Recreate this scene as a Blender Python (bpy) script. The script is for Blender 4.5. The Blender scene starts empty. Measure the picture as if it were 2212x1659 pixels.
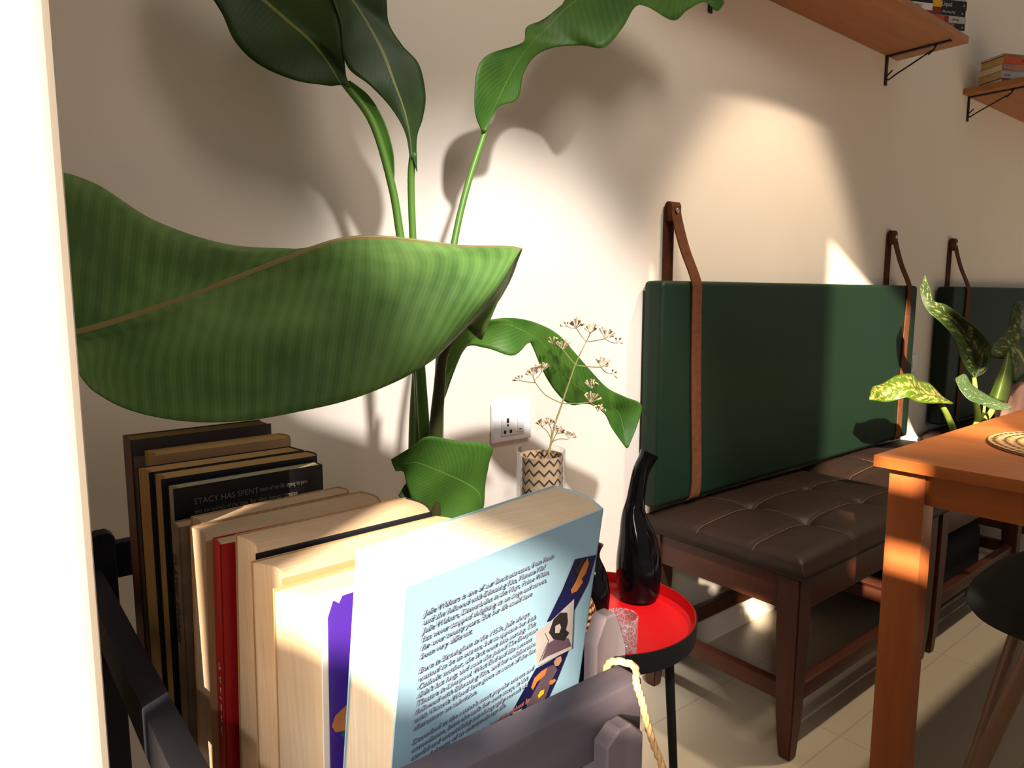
import bpy, bmesh, math, random
from mathutils import Vector, Matrix
random.seed(7)
S = bpy.context.scene
COL = S.collection

# ---------------------------------------------------------------- camera
F, CX, CY = 1504.63, 1106.0, 829.5
YAW, PITCH = math.radians(51.415), math.radians(7.2322)
CAM = Vector((0, -1.1632, 1.0206))
FW = Vector((math.cos(YAW)*math.cos(PITCH), math.sin(YAW)*math.cos(PITCH), -math.sin(PITCH)))
RT = Vector((math.sin(YAW), -math.cos(YAW), 0))
UP = RT.cross(FW)
cd = bpy.data.cameras.new('camera')
cam = bpy.data.objects.new('camera', cd)
COL.objects.link(cam)
cd.sensor_fit = 'HORIZONTAL'; cd.sensor_width = 36.0; cd.lens = F/2212*36.0
cd.clip_start = 0.02
cam.matrix_world = Matrix(((RT.x, UP.x, -FW.x, CAM.x), (RT.y, UP.y, -FW.y, CAM.y), (RT.z, UP.z, -FW.z, CAM.z), (0, 0, 0, 1)))
S.camera = cam

# ---------------------------------------------------------------- light
S.view_settings.view_transform = 'Standard'
S.view_settings.look = 'None'
S.view_settings.gamma = 1.0
S.view_settings.exposure = 0.0
w = bpy.data.worlds.new('daylight'); S.world = w
w.use_nodes = True
w.node_tree.nodes['Background'].inputs[0].default_value = (1.0, 0.90, 0.80, 1)
w.node_tree.nodes['Background'].inputs[1].default_value = 0.24
SUN = Vector((.87, .5, -.43)).normalized()

def lamp(name, kind, loc, energy, color, aim=None, **kw):
    l = bpy.data.lights.new(name, kind); l.energy = energy; l.color = color
    for k, v in kw.items(): setattr(l, k, v)
    o = bpy.data.objects.new(name, l); COL.objects.link(o); o.location = loc
    if aim is not None:
        o.rotation_euler = Vector(aim).to_track_quat('-Z', 'Y').to_euler()
    return o
lamp('sun', 'SUN', (-3, -3, 3), 24.0, (1.0, .83, .64), SUN, angle=math.radians(.7))
def aim(p, q): return Vector(q)-Vector(p)
def spot(name, p, q, energy, color, half, blend, soft):
    lamp(name, 'SPOT', p, energy, color, aim(p, q), spot_size=math.radians(half*2), spot_blend=blend, shadow_soft_size=soft)
spot('downlight_bench', (1.92, -.85, 2.6), (1.90, -.30, 1.0), 140, (1.0, .80, .58), 24, .40, .05)
spot('downlight_plant', (.35, -1.90, 2.6), (.98, 0, .66), 470, (1.0, .94, .90), 13, .55, .08)
spot('downlight_corner', (.95, -1.55, 2.6), (1.15, -.1, 1.15), 56, (1.0, .88, .76), 34, .8, .36)
spot('book_fill_spot', (-1.1, -1.86, 1.66), (.17, -.95, .80), 120, (1.0, .93, .86), 6.5, 1.0, .12)  # added fill spot that brightens the front books
spot('downlight_aisle', (2.2, -1.35, 2.6), (2.0, -1.1, 0), 30, (1.0, .80, .58), 36, .7, .07)

# ---------------------------------------------------------------- projection helpers (photo frame 2212 x 1659)
def ray(px, py): return FW + RT*((px-CX)/F) - UP*((py-CY)/F)
def at(px, py, d): return CAM + ray(px, py)*d
def onz(px, py, z):
    r = ray(px, py); return CAM + r*((z-CAM.z)/r.z)
def ony(px, py, y):
    r = ray(px, py); return CAM + r*((y-CAM.y)/r.y)
def onx(px, py, x):
    r = ray(px, py); return CAM + r*((x-CAM.x)/r.x)

# ---------------------------------------------------------------- materials
def lin(c):
    return tuple((x/12.92 if x <= .04045 else ((x+.055)/1.055)**2.4) for x in [v/255 for v in c]) + (1,)
class NT:
    def __init__(s, name):
        s.m = bpy.data.materials.new(name); s.m.use_nodes = True
        s.t = s.m.node_tree; s.b = s.t.nodes['Principled BSDF']
    def n(s, typ, **kw):
        x = s.t.nodes.new(typ)
        for k, v in kw.items():
            if k.startswith('i_'):
                x.inputs[k[2:].replace('_', ' ')].default_value = v
            else: setattr(x, k, v)
        return x
    def l(s, a, b): s.t.links.new(a, b)
    def math(s, op, a, b=None, c=None):
        x = s.n('ShaderNodeMath', operation=op)
        for i, v in enumerate((a, b, c)):
            if v is None: continue
            if isinstance(v, (int, float)): x.inputs[i].default_value = v
            else: s.l(v, x.inputs[i])
        return x.outputs[0]
    def mix(s, fac, a, b):
        x = s.n('ShaderNodeMix', data_type='RGBA')
        for sock, v in ((x.inputs[0], fac), (x.inputs[6], a), (x.inputs[7], b)):
            if isinstance(v, (int, float, tuple)): sock.default_value = v
            else: s.l(v, sock)
        return x.outputs[2]
    def ramp(s, fac, stops):
        r = s.n('ShaderNodeValToRGB'); e = r.color_ramp.elements
        e[0].position, e[0].color = stops[0]; e[1].position, e[1].color = stops[-1]
        for p, c in stops[1:-1]:
            q = e.new(p); q.color = c
        s.l(fac, r.inputs[0]); return r.outputs[0]
    def noise(s, scale, detail=3, vec=None, stretch=None, rough=.5):
        x = s.n('ShaderNodeTexNoise'); x.inputs['Scale'].default_value = scale
        x.inputs['Detail'].default_value = detail; x.inputs['Roughness'].default_value = rough
        if vec is None: vec = s.n('ShaderNodeTexCoord').outputs['Object']
        if stretch:
            mp = s.n('ShaderNodeMapping'); mp.inputs['Scale'].default_value = stretch
            s.l(vec, mp.inputs[0]); vec = mp.outputs[0]
        s.l(vec, x.inputs['Vector']); return x.outputs['Fac']
    def bump(s, h, strength=.2, dist=.002):
        b = s.n('ShaderNodeBump'); b.inputs['Strength'].default_value = strength; b.inputs['Distance'].default_value = dist
        s.l(h, b.inputs['Height']); s.l(b.outputs[0], s.b.inputs['Normal'])
    def base(s, c):
        if isinstance(c, tuple): s.b.inputs['Base Color'].default_value = c
        else: s.l(c, s.b.inputs['Base Color'])
    def rough(s, r, spec=None):
        s.b.inputs['Roughness'].default_value = r
        if spec is not None: s.b.inputs['Specular IOR Level'].default_value = spec
        return s
def plain(name, c, rough=.6, var=.12, scale=40, bump=.1, stretch=None, spec=.4, metal=0, bd=.001):
    k = NT(name); n = k.noise(scale, 4, stretch=stretch)
    a = lin(c); d = tuple(x*(1-var*1.6) for x in a[:3])+(1,); e = tuple(min(1, x*(1+var)) for x in a[:3])+(1,)
    k.base(k.mix(n, d, e)); k.rough(rough, spec); k.b.inputs['Metallic'].default_value = metal
    if bump: k.bump(n, bump, bd)
    return k.m
def wood(name, c1, c2, axis='x', rough=.45, scale=9, spec=.4, knots=False):
    k = NT(name)
    st = {'x': (.12, 1.6, 1.6), 'y': (1.6, .12, 1.6), 'z': (1.6, 1.6, .12)}[axis]
    n1 = k.noise(scale, 5, stretch=st, rough=.6); n2 = k.noise(scale*7, 3, stretch=st)
    f = k.math('ADD', k.math('MULTIPLY', n1, .7), k.math('MULTIPLY', n2, .3))
    c = k.ramp(f, [(.3, lin(c1)), (.7, lin(c2))])
    if knots:
        v = k.n('ShaderNodeTexVoronoi'); v.inputs['Scale'].default_value = 4.5
        mp = k.n('ShaderNodeMapping'); mp.inputs['Scale'].default_value = {'x': (.5, 1.2, 1), 'y': (1.2, .5, 1), 'z': (1, 1, .5)}[axis]
        k.l(k.n('ShaderNodeTexCoord').outputs['Object'], mp.inputs[0]); k.l(mp.outputs[0], v.inputs['Vector'])
        kf = k.ramp(v.outputs['Distance'], [(.0, (1, 1, 1, 1)), (.12, (0, 0, 0, 1))])
        c = k.mix(k.math('MULTIPLY', kf, .55), c, lin(tuple(x*.5 for x in c1)))
    k.base(c); k.rough(rough, spec); k.bump(f, .12, .0015); return k.m
def pages(name, c, line=1, scale=900, axis='y'):
    k = NT(name)
    st = {'y': (.02, 1, .02), 'x': (1, .02, .02)}[axis]
    n = k.noise(scale, 2, stretch=st); n2 = k.noise(14, 4)
    a = lin(c); d = lin(tuple(x*.80 for x in c)); s2 = lin((c[0]*.84, c[1]*.72, c[2]*.56))
    cc = k.mix(k.math('MULTIPLY', n, .8), a, d)
    k.base(k.mix(k.ramp(n2, [(.45, (0, 0, 0, 1)), (.8, (.6, .6, .6, 1))]), cc, s2)); k.rough(.9, .1); k.bump(n, .35, .0006)
    return k.m

M = {}
def wall_mat():
    k = NT('painted wall'); n = k.noise(3, 3); n2 = k.noise(220, 2)
    k.base(k.mix(n, lin((226, 216, 203)), lin((233, 224, 212)))); k.rough(.75, .25); k.bump(n2, .06, .001); return k.m
M['wall'] = wall_mat()
def floor_mat():
    k = NT('pale floor tiles'); tc = k.n('ShaderNodeTexCoord')
    mp = k.n('ShaderNodeMapping'); mp.inputs['Location'].default_value = (-.34, .16, 0); k.l(tc.outputs['Object'], mp.inputs[0])
    b = k.n('ShaderNodeTexBrick'); b.offset = 0
    b.inputs['Scale'].default_value = 1; b.inputs['Brick Width'].default_value = .6; b.inputs['Row Height'].default_value = .3
    b.inputs['Mortar Size'].default_value = .0025; b.inputs['Mortar Smooth'].default_value = .2
    b.inputs['Color1'].default_value = lin((178, 166, 144)); b.inputs['Color2'].default_value = lin((174, 162, 141)); b.inputs['Mortar'].default_value = lin((160, 148, 128))
    k.l(mp.outputs[0], b.inputs['Vector']); k.base(b.outputs['Color']); k.rough(.38, .4); return k.m
M['floor'] = floor_mat()
M['cushion'] = plain('dark green leatherette', (15, 35, 22), .52, .05, 260, .12, spec=.22, bd=.0005)
M['leather'] = plain('dark brown leather', (38, 25, 18), .52, .18, 60, .25, spec=.25)
M['thread'] = plain('tan thread', (110, 80, 54), .8, .2, 400, .2)
M['benchwood'] = wood('mahogany stained wood', (60, 29, 18), (84, 42, 27), 'x', .42)
M['benchwoodz'] = wood('mahogany stained wood upright', (58, 28, 18), (82, 41, 26), 'z', .42)
M['tablewood'] = wood('orange varnished wood', (158, 84, 36), (188, 112, 54), 'y', .36, spec=.5)
M['tablewoodz'] = wood('orange varnished wood upright', (152, 78, 38), (178, 100, 50), 'z', .4, spec=.45)
M['shelfwood'] = wood('pine shelf wood', (150, 96, 54), (180, 122, 74), 'x', .5, knots=True)
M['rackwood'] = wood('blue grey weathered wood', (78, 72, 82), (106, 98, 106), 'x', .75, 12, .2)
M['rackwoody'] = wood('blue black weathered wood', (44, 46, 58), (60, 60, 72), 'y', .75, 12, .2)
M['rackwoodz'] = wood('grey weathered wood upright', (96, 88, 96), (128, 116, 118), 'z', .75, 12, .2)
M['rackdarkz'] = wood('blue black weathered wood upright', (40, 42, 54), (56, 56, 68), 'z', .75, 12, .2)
M['plank'] = wood('brown plank', (92, 68, 56), (120, 92, 78), 'x', .7)
M['suede'] = plain('brown suede leather', (98, 56, 34), .85, .35, 55, .3, spec=.2)
M['iron'] = plain('black iron', (24, 24, 26), .5, .1, 60, .1, spec=.4)
M['steel'] = plain('steel', (190, 188, 184), .3, .05, 60, 0, metal=1)
M['red'] = plain('red lacquer', (196, 16, 20), .38, .06, 30, .05, spec=.5)
M['black'] = plain('black metal', (24, 26, 28), .5, .1, 80, .1)
M['blackglass'] = plain('glossy black ceramic', (5, 5, 7), .10, .05, 20, 0, spec=.3)
M['white'] = plain('white plastic', (236, 236, 238), .3, .02, 20, 0, spec=.5)
M['slot'] = plain('dark slot', (40, 40, 42), .7, .1, 60, 0)
M['cord'] = plain('cream cord', (222, 176, 122), .8, .25, 500, .3)
M['chairpad'] = plain('black green woven seat', (26, 30, 26), .85, .25, 300, .5)
M['chairleg'] = plain('brown enamelled tube', (140, 104, 84), .35, .1, 40, .05, spec=.5)
M['bag'] = plain('black cloth', (16, 16, 17), .9, .2, 90, .3)
M['stem'] = plain('dry stem', (150, 138, 84), .8, .2, 200, .2)
M['floret'] = plain('dry floret', (206, 184, 150), .85, .35, 260, .3)
M['terracotta'] = plain('terracotta', (150, 84, 56), .8, .15, 60, .2)
M['soil'] = plain('soil', (52, 40, 30), .95, .3, 200, .6)
M['pink'] = plain('pink mottled cloth', (206, 160, 150), .9, .35, 28, .3)
M['greenstalk'] = plain('green stalk', (88, 130, 44), .45, .15, 30, .1, stretch=(1, 1, .2))
M['darkstalk'] = plain('dark green brown stalk', (66, 70, 34), .5, .35, 26, .1, stretch=(1, 1, .15))
M['diefstalk'] = plain('pale green stalk', (128, 146, 56), .5, .15, 30, .1)
M['covblack'] = plain('black book cover', (22, 20, 26), .4, .1, 30, .05)
M['covnavy'] = plain('navy black book cover', (24, 26, 34), .45, .1, 30, .05)
M['covgrey'] = plain('grey brown book cover', (118, 104, 92), .5, .12, 20, .05)
M['covdark'] = plain('dark grey book cover band', (66, 58, 56), .5, .12, 20, .05)
M['covmaroon'] = plain('maroon spine', (92, 46, 32), .5, .3, 60, .1)
M['covtan'] = plain('tan book cover', (176, 140, 100), .6, .12, 20, .05)
M['covred'] = plain('red book cover', (176, 26, 30), .42, .1, 20, .05)
M['covpurple'] = plain('purple book cover', (74, 40, 150), .38, .14, 12, .05)
M['covwhite'] = plain('white book cover', (236, 232, 226), .5, .03, 20, .03)
M['covblue'] = plain('pale blue book cover', (158, 198, 222), .38, .04, 6, .03)
M['covold'] = plain('tattered paper spine', (150, 130, 112), .9, .4, 60, .5)
M['covorange'] = plain('orange red book spine', (190, 84, 44), .5, .12, 30, .05)
M['covyellow'] = plain('yellow book spine', (238, 180, 36), .5, .12, 30, .05)
M['covgreen'] = plain('olive book cover', (120, 116, 62), .5, .12, 30, .05)
M['covsilver'] = plain('silver grey book spine', (186, 184, 186), .5, .12, 30, .05)
M['covrust'] = plain('rust brown book spine', (128, 54, 38), .5, .2, 30, .05)
M['covbrown'] = plain('brown book spine', (150, 104, 62), .5, .25, 22, .05)
M['covpinkish'] = plain('dull pink book spine', (176, 122, 108), .5, .25, 22, .05)
M['ink'] = plain('blue grey ink', (116, 122, 142), .7, .05, 20, 0)
M['inkred'] = plain('brown red ink', (150, 92, 84), .7, .05, 20, 0)
M['inkwhite'] = plain('pale ink', (214, 210, 206), .7, .05, 20, 0)
M['inkgrey'] = plain('grey ink', (120, 116, 112), .7, .05, 20, 0)
M['inkdark'] = plain('dark ink', (50, 44, 40), .7, .05, 20, 0)
M['phnavy'] = plain('navy photo print', (26, 26, 78), .35, .5, 60, 0)
M['phorange'] = plain('orange photo print', (206, 130, 70), .35, .35, 60, 0)
M['phskin'] = plain('warm photo print', (196, 150, 112), .35, .3, 60, 0)
M['phmauve'] = plain('mauve photo print', (104, 84, 96), .35, .3, 60, 0)
M['phpale'] = plain('pale grey photo print', (196, 188, 186), .35, .25, 60, 0)
M['phdark'] = plain('charcoal photo print', (48, 42, 44), .35, .4, 60, 0)
M['phteal'] = plain('teal print', (30, 130, 120), .4, .2, 60, 0)
M['phyellow'] = plain('yellow print', (226, 200, 40), .4, .2, 60, 0)
M['pgtan'] = pages('tan page edges', (206, 168, 112))
M['pgcream'] = pages('cream page edges', (222, 200, 172))
M['pgold'] = pages('old cream page edges', (214, 188, 158))
M['pggreen'] = pages('greyish page edges', (190, 184, 154))
M['pglight'] = pages('light page edges', (238, 222, 198))
M['pgside'] = pages('cream stacked page edges', (214, 186, 134))

def leaf_mat(name, dark, light, rib, veins=46, ribw=.018, rough=.5, under=None):
    k = NT(name); uv = k.n('ShaderNodeUVMap').outputs[0]
    sp = k.n('ShaderNodeSeparateXYZ'); k.l(uv, sp.inputs[0])
    a = k.math('ABSOLUTE', k.math('SUBTRACT', sp.outputs[0], .5))
    ph = k.math('ADD', k.math('MULTIPLY', sp.outputs[1], veins), k.math('MULTIPLY', a, veins*.26))
    wv = k.math('SINE', k.math('MULTIPLY', ph, 6.283))
    wv2 = k.math('SINE', k.math('MULTIPLY', ph, 6.283*3.7))
    h = k.math('ADD', k.math('MULTIPLY', wv, .6), k.math('MULTIPLY', wv2, .3))
    n = k.noise(9, 3)
    f = k.math('ADD', k.math('MULTIPLY', h, .085), n)
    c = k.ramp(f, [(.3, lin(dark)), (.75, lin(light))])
    if under:
        g = k.n('ShaderNodeNewGeometry'); c = k.mix(g.outputs['Backfacing'], c, lin(under))
    ribf = k.math('LESS_THAN', a, ribw)
    c = k.mix(ribf, c, lin(rib))
    k.base(c); k.rough(rough, .3); k.bump(h, .10, .0010)
    tr = k.n('ShaderNodeBsdfTranslucent'); tr.inputs[0].default_value = lin((110, 150, 40))
    mx = k.n('ShaderNodeMixShader'); mx.inputs[0].default_value = .12
    out = k.t.nodes['Material Output']; k.l(k.b.outputs[0], mx.inputs[1]); k.l(tr.outputs[0], mx.inputs[2]); k.l(mx.outputs[0], out.inputs[0])
    return k.m
M['leaf'] = leaf_mat('banana leaf', (66, 104, 40), (124, 166, 86), (146, 128, 70), 40, .012)
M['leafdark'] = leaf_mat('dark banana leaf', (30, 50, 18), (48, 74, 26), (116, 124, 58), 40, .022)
M['leafmid'] = leaf_mat('green banana leaf', (48, 88, 28), (84, 126, 44), (96, 134, 54), 44, .009)
def dief_mat(name, dark, light, cream, amount=.5):
    k = NT(name); uv = k.n('ShaderNodeUVMap').outputs[0]
    sp = k.n('ShaderNodeSeparateXYZ'); k.l(uv, sp.inputs[0])
    a = k.math('ABSOLUTE', k.math('SUBTRACT', sp.outputs[0], .5))
    sh = k.math('SUBTRACT', sp.outputs[1], k.math('MULTIPLY', a, .16))
    cb = k.n('ShaderNodeCombineXYZ'); k.l(k.math('MULTIPLY', a, 5), cb.inputs[0]); k.l(k.math('MULTIPLY', sh, 27), cb.inputs[1])
    sd = k.math('GREATER_THAN', sp.outputs[0], .5); k.l(k.math('MULTIPLY', sd, 7.3), cb.inputs[2])
    n = k.noise(1.0, 4, vec=cb.outputs[0], rough=.65)
    edge = k.ramp(a, [(.0, (.45, .45, .45, 1)), (.08, (1, 1, 1, 1)), (.36, (1, 1, 1, 1)), (.44, (0, 0, 0, 1))])
    m = k.math('MULTIPLY', k.ramp(n, [(amount, (0, 0, 0, 1)), (amount+.06, (1, 1, 1, 1))]), edge)
    base = k.mix(k.noise(14, 3), lin(dark), lin(light))
    k.base(k.mix(m, base, lin(cream))); k.rough(.42, .4)
    return k.m
M['diefA'] = dief_mat('bright variegated leaf', (52, 74, 10), (72, 94, 14), (158, 138, 78), .5)
M['diefB'] = dief_mat('dark variegated leaf', (24, 40, 12), (38, 58, 18), (118, 116, 70), .54)
M['diefC'] = dief_mat('grey green leaf', (46, 64, 36), (66, 86, 50), (110, 122, 84), .56)
M['diefE'] = plain('young green leaf', (66, 84, 26), .45, .2, 20, .1)

def glass_mat(name, crackle=False, tint=(.97, .98, .98, 1)):
    k = NT(name); tr = k.n('ShaderNodeBsdfTransparent'); tr.inputs[0].default_value = tint
    gl = k.n('ShaderNodeBsdfGlossy'); gl.inputs['Roughness'].default_value = .03
    lw = k.n('ShaderNodeLayerWeight'); lw.inputs['Blend'].default_value = .12
    f = k.math('ADD', k.math('MULTIPLY', lw.outputs['Fresnel'], .45), .02)
    if crackle:
        v = k.n('ShaderNodeTexVoronoi', feature='DISTANCE_TO_EDGE'); v.inputs['Scale'].default_value = 150
        k.l(k.n('ShaderNodeTexCoord').outputs['Object'], v.inputs['Vector'])
        r = k.ramp(v.outputs['Distance'], [(.0, (0, 0, 0, 1)), (.14, (1, 1, 1, 1))])
        b = k.n('ShaderNodeBump'); b.inputs['Strength'].default_value = 1; b.inputs['Distance'].default_value = .003
        k.l(r, b.inputs['Height']); k.l(b.outputs[0], gl.inputs['Normal']); k.l(b.outputs[0], lw.inputs['Normal'])
        f = k.math('ADD', k.math('MULTIPLY', k.math('SUBTRACT', 1.0, r), .35), f)
    mx = k.n('ShaderNodeMixShader'); k.l(f, mx.inputs[0]); k.l(tr.outputs[0], mx.inputs[1]); k.l(gl.outputs[0], mx.inputs[2])
    o = mx.outputs[0]
    if crackle:
        df = k.n('ShaderNodeBsdfDiffuse'); df.inputs[0].default_value = (.9, .88, .86, 1)  # diffuse white in the crackle lines, painted in for bright reflections
        m2 = k.n('ShaderNodeMixShader'); k.l(k.math('ADD', k.math('MULTIPLY', k.math('SUBTRACT', 1.0, r), .30), .05), m2.inputs[0]); k.l(o, m2.inputs[1]); k.l(df.outputs[0], m2.inputs[2]); o = m2.outputs[0]
    k.l(o, k.t.nodes['Material Output'].inputs[0]); return k.m
M['glass'] = glass_mat('clear glass')
M['crackle'] = glass_mat('crackled glass', True, (.93, .90, .90, 1))
def zigzag_mat():
    k = NT('burlap with zigzag stripes'); uv = k.n('ShaderNodeUVMap').outputs[0]
    sp = k.n('ShaderNodeSeparateXYZ'); k.l(uv, sp.inputs[0])
    t = k.math('PINGPONG', k.math('MULTIPLY', sp.outputs[0], 26), 1.0)
    v = k.math('ADD', k.math('MULTIPLY', sp.outputs[1], 13), k.math('MULTIPLY', t, .55))
    fr = k.math('FRACT', v)
    ws = k.n('ShaderNodeTexChecker'); ws.inputs['Scale'].default_value = 1
    cb = k.n('ShaderNodeCombineXYZ'); k.l(k.math('MULTIPLY', sp.outputs[0], 190), cb.inputs[0]); k.l(k.math('MULTIPLY', sp.outputs[1], 150), cb.inputs[1]); k.l(cb.outputs[0], ws.inputs['Vector'])
    w_ = k.mix(ws.outputs['Fac'], lin((196, 166, 134)), lin((176, 144, 112)))
    k.base(k.mix(k.math('LESS_THAN', fr, .27), w_, lin((60, 56, 54)))); k.rough(.95, .1); k.bump(ws.outputs['Fac'], .3, .0005)
    return k.m
M['zigzag'] = zigzag_mat()
def rattan_mat(name, ca, cb_, su, sv):
    k = NT(name); uv = k.n('ShaderNodeUVMap').outputs[0]
    sp = k.n('ShaderNodeSeparateXYZ'); k.l(uv, sp.inputs[0])
    a = k.math('SINE', k.math('MULTIPLY', sp.outputs[0], su*6.283)); row = k.math('FLOOR', k.math('MULTIPLY', sp.outputs[1], sv))
    alt = k.math('SUBTRACT', k.math('MULTIPLY', k.math('MODULO', row, 2), 2), 1)
    f = k.math('ABSOLUTE', k.math('SINE', k.math('MULTIPLY', sp.outputs[1], sv*3.1416)))
    h = k.math('ADD', k.math('MULTIPLY', k.math('MULTIPLY', a, alt), .35), f)
    k.base(k.ramp(h, [(.1, lin(tuple(x*.45 for x in ca))), (.6, lin(ca)), (1, lin(cb_))])); k.rough(.6, .3); k.bump(h, 1.0, .004)
    return k.m
M['rattan'] = rattan_mat('woven rattan', (160, 104, 62), (198, 142, 92), 26, 15)
M['seagrass'] = rattan_mat('woven seagrass', (182, 138, 86), (216, 172, 116), 60, 11)

# ---------------------------------------------------------------- objects
def mesh_obj(name, bm, mat, parent=None, origin=None, smooth=True, angle=40):
    me = bpy.data.meshes.new(name)
    off = parent_loc(parent) if parent else (Vector(origin) if origin is not None else Vector((0, 0, 0)))
    for v in bm.verts: v.co -= off
    bmesh.ops.recalc_face_normals(bm, faces=bm.faces) if not getattr(bm, 'keepn', False) else None
    bm.to_mesh(me); bm.free()
    for m_ in (mat if isinstance(mat, (list, tuple)) else [mat]): me.materials.append(m_)
    if smooth:
        me.polygons.foreach_set('use_smooth', [True]*len(me.polygons))
        me.set_sharp_from_angle(angle=math.radians(angle))
    o = bpy.data.objects.new(name, me); COL.objects.link(o)
    if parent: o.parent = parent
    elif origin is not None: o.location = origin
    return o
def parent_loc(p):
    v = Vector((0, 0, 0))
    while p: v += p.location; p = p.parent
    return v
def tag(o, label, cat, group=None):
    o['label'] = label; o['category'] = cat
    if group: o['group'] = group
    return o
def thing(name, label, cat, loc, group=None):
    o = bpy.data.objects.new(name, None); COL.objects.link(o); o.location = loc; o.empty_display_size = .05
    return tag(o, label, cat, group)
def struct(name, bm, m):
    o = mesh_obj(name, bm, m, smooth=False); o['kind'] = 'structure'; return o
B = bmesh.new
def box(bm, lo, hi, bev=0, seg=2, rot=None, pivot=None):
    lo, hi = Vector(lo), Vector(hi)
    r = bmesh.ops.create_cube(bm, size=1)
    vs = r['verts']; c = (lo+hi)/2; d = hi-lo
    for v in vs: v.co = Vector((v.co.x*d.x, v.co.y*d.y, v.co.z*d.z))+c
    if bev:
        es = list({e for v in vs for e in v.link_edges})
        g = bmesh.ops.bevel(bm, geom=es, offset=bev, segments=seg, affect='EDGES', profile=.6)
        vs = list({v for f in g['faces'] for v in f.verts} | set(v for v in vs if v.is_valid))
    if rot is not None:
        p = Vector(pivot) if pivot is not None else c
        for v in vs: v.co = rot @ (v.co-p) + p
    return vs
def prism(bm, poly, lo, hi, axis):
    """extrude a 2D polygon along an axis from lo to hi"""
    def mk(a, b, h):
        return {'x': (h, a, b), 'y': (a, h, b), 'z': (a, b, h)}[axis]
    v0 = [bm.verts.new(mk(a, b, lo)) for a, b in poly]; v1 = [bm.verts.new(mk(a, b, hi)) for a, b in poly]
    n = len(poly)
    bm.faces.new(v0); bm.faces.new(v1[::-1])
    for i in range(n): bm.faces.new((v0[i], v0[(i+1) % n], v1[(i+1) % n], v1[i]))
    return v0+v1
def catmull(pts, n):
    out = []; m = len(pts)
    for i in range(n):
        t = i/(n-1)*(m-1); k = min(int(t), m-2); f = t-k
        p1, p2 = pts[k], pts[k+1]
        p0 = pts[k-1] if k > 0 else p1*2-p2
        p3 = pts[k+2] if k+2 < m else p2*2-p1
        out.append(.5*((2*p1)+(p2-p0)*f+(2*p0-5*p1+4*p2-p3)*f*f+(3*p1-p0-3*p2+p3)*f*f*f))
    return out
def tube(bm, pts, radii, n=10, res=None, caps=True, flat=None):
    pts = [Vector(p) for p in pts]
    if isinstance(radii, (int, float)): radii = [radii]*len(pts)
    if res:
        rr = catmull([Vector((r, 0, 0)) for r in radii], res); pts = catmull(pts, res); radii = [max(1e-4, r.x) for r in rr]
    rings = []; up = None
    for i, p in enumerate(pts):
        t = (pts[min(i+1, len(pts)-1)]-pts[max(i-1, 0)]).normalized()
        if up is None:
            up = Vector((0, 0, 1)) if abs(t.z) < .9 else Vector((1, 0, 0))
        a = (up - t*up.dot(t)).normalized(); b = t.cross(a); up = a
        rings.append([bm.verts.new(p+(a*math.cos(2*math.pi*k/n)+b*math.sin(2*math.pi*k/n))*radii[i]) for k in range(n)])
    for r0, r1 in zip(rings, rings[1:]):
        for k in range(n): bm.faces.new((r0[k], r0[(k+1) % n], r1[(k+1) % n], r1[k]))
    if caps: bm.faces.new(rings[0][::-1]); bm.faces.new(rings[-1])
def lathe(bm, prof, c, n=40, uv=False):
    c = Vector(c); rings = []
    lay = bm.loops.layers.uv.verify() if uv else None
    for r, z in prof:
        rings.append([bm.verts.new(c+Vector((r*math.cos(2*math.pi*k/n), r*math.sin(2*math.pi*k/n), z))) for k in range(n)])
    for i, (r0, r1) in enumerate(zip(rings, rings[1:])):
        for k in range(n):
            f = bm.faces.new((r0[k], r0[(k+1) % n], r1[(k+1) % n], r1[k]))
            if uv:
                m = len(prof)-1
                for l, (a, b) in zip(f.loops, ((k, i), (k+1, i), (k+1, i+1), (k, i+1))): l[lay].uv = (a/n, b/m)
    return rings
def disc_caps(bm, rings):
    bm.faces.new(rings[0][::-1]); bm.faces.new(rings[-1])
def sheet(rows, nu=17, nv=60, wave=0):
    """leaf blade through a grid of 3D points; each row runs edge - midrib - edge"""
    bm = B(); lay = bm.loops.layers.uv.verify()
    ac = [catmull(r, nu) for r in rows]
    cols = [catmull([a[i] for a in ac], nv) for i in range(nu)]
    V = [[bm.verts.new(cols[i][j]) for i in range(nu)] for j in range(nv)]
    for j in range(nv-1):
        for i in range(nu-1):
            f = bm.faces.new((V[j][i], V[j][i+1], V[j+1][i+1], V[j+1][i]))
            for l, (a, b) in zip(f.loops, ((i, j), (i+1, j), (i+1, j+1), (i, j+1))): l[lay].uv = (a/(nu-1), b/(nv-1))
    return bm
def leaf(parent, rows, mat, nu=17, nv=60, th=.0012, name='leaf'):
    rows = [[at(*p) for p in r] for r in rows]
    o = mesh_obj(name, sheet(rows, nu, nv), mat, parent, angle=180)
    m = o.modifiers.new('thickness', 'SOLIDIFY'); m.thickness = th; m.offset = 0
    return o
def text(body, size, mtx, mat, parent, name='lettering', shear=0, spacing=1, align='LEFT', sx=1):
    c = bpy.data.curves.new(name, 'FONT'); c.body = body; c.size = size; c.shear = shear; c.extrude = .00008; c.resolution_u = 2
    c.space_line = spacing; c.align_x = align
    t = bpy.data.objects.new(name, c); COL.objects.link(t)
    dg = bpy.context.evaluated_depsgraph_get(); dg.update()
    me = bpy.data.meshes.new_from_object(t.evaluated_get(dg))
    bpy.data.objects.remove(t); bpy.data.curves.remove(c)
    off = parent_loc(parent)
    for v in me.vertices:
        p = v.co.copy(); p.x *= sx; v.co = mtx @ p - off
    me.materials.clear(); me.materials.append(mat)
    o = bpy.data.objects.new(name, me); COL.objects.link(o); o.parent = parent
    return o
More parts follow.
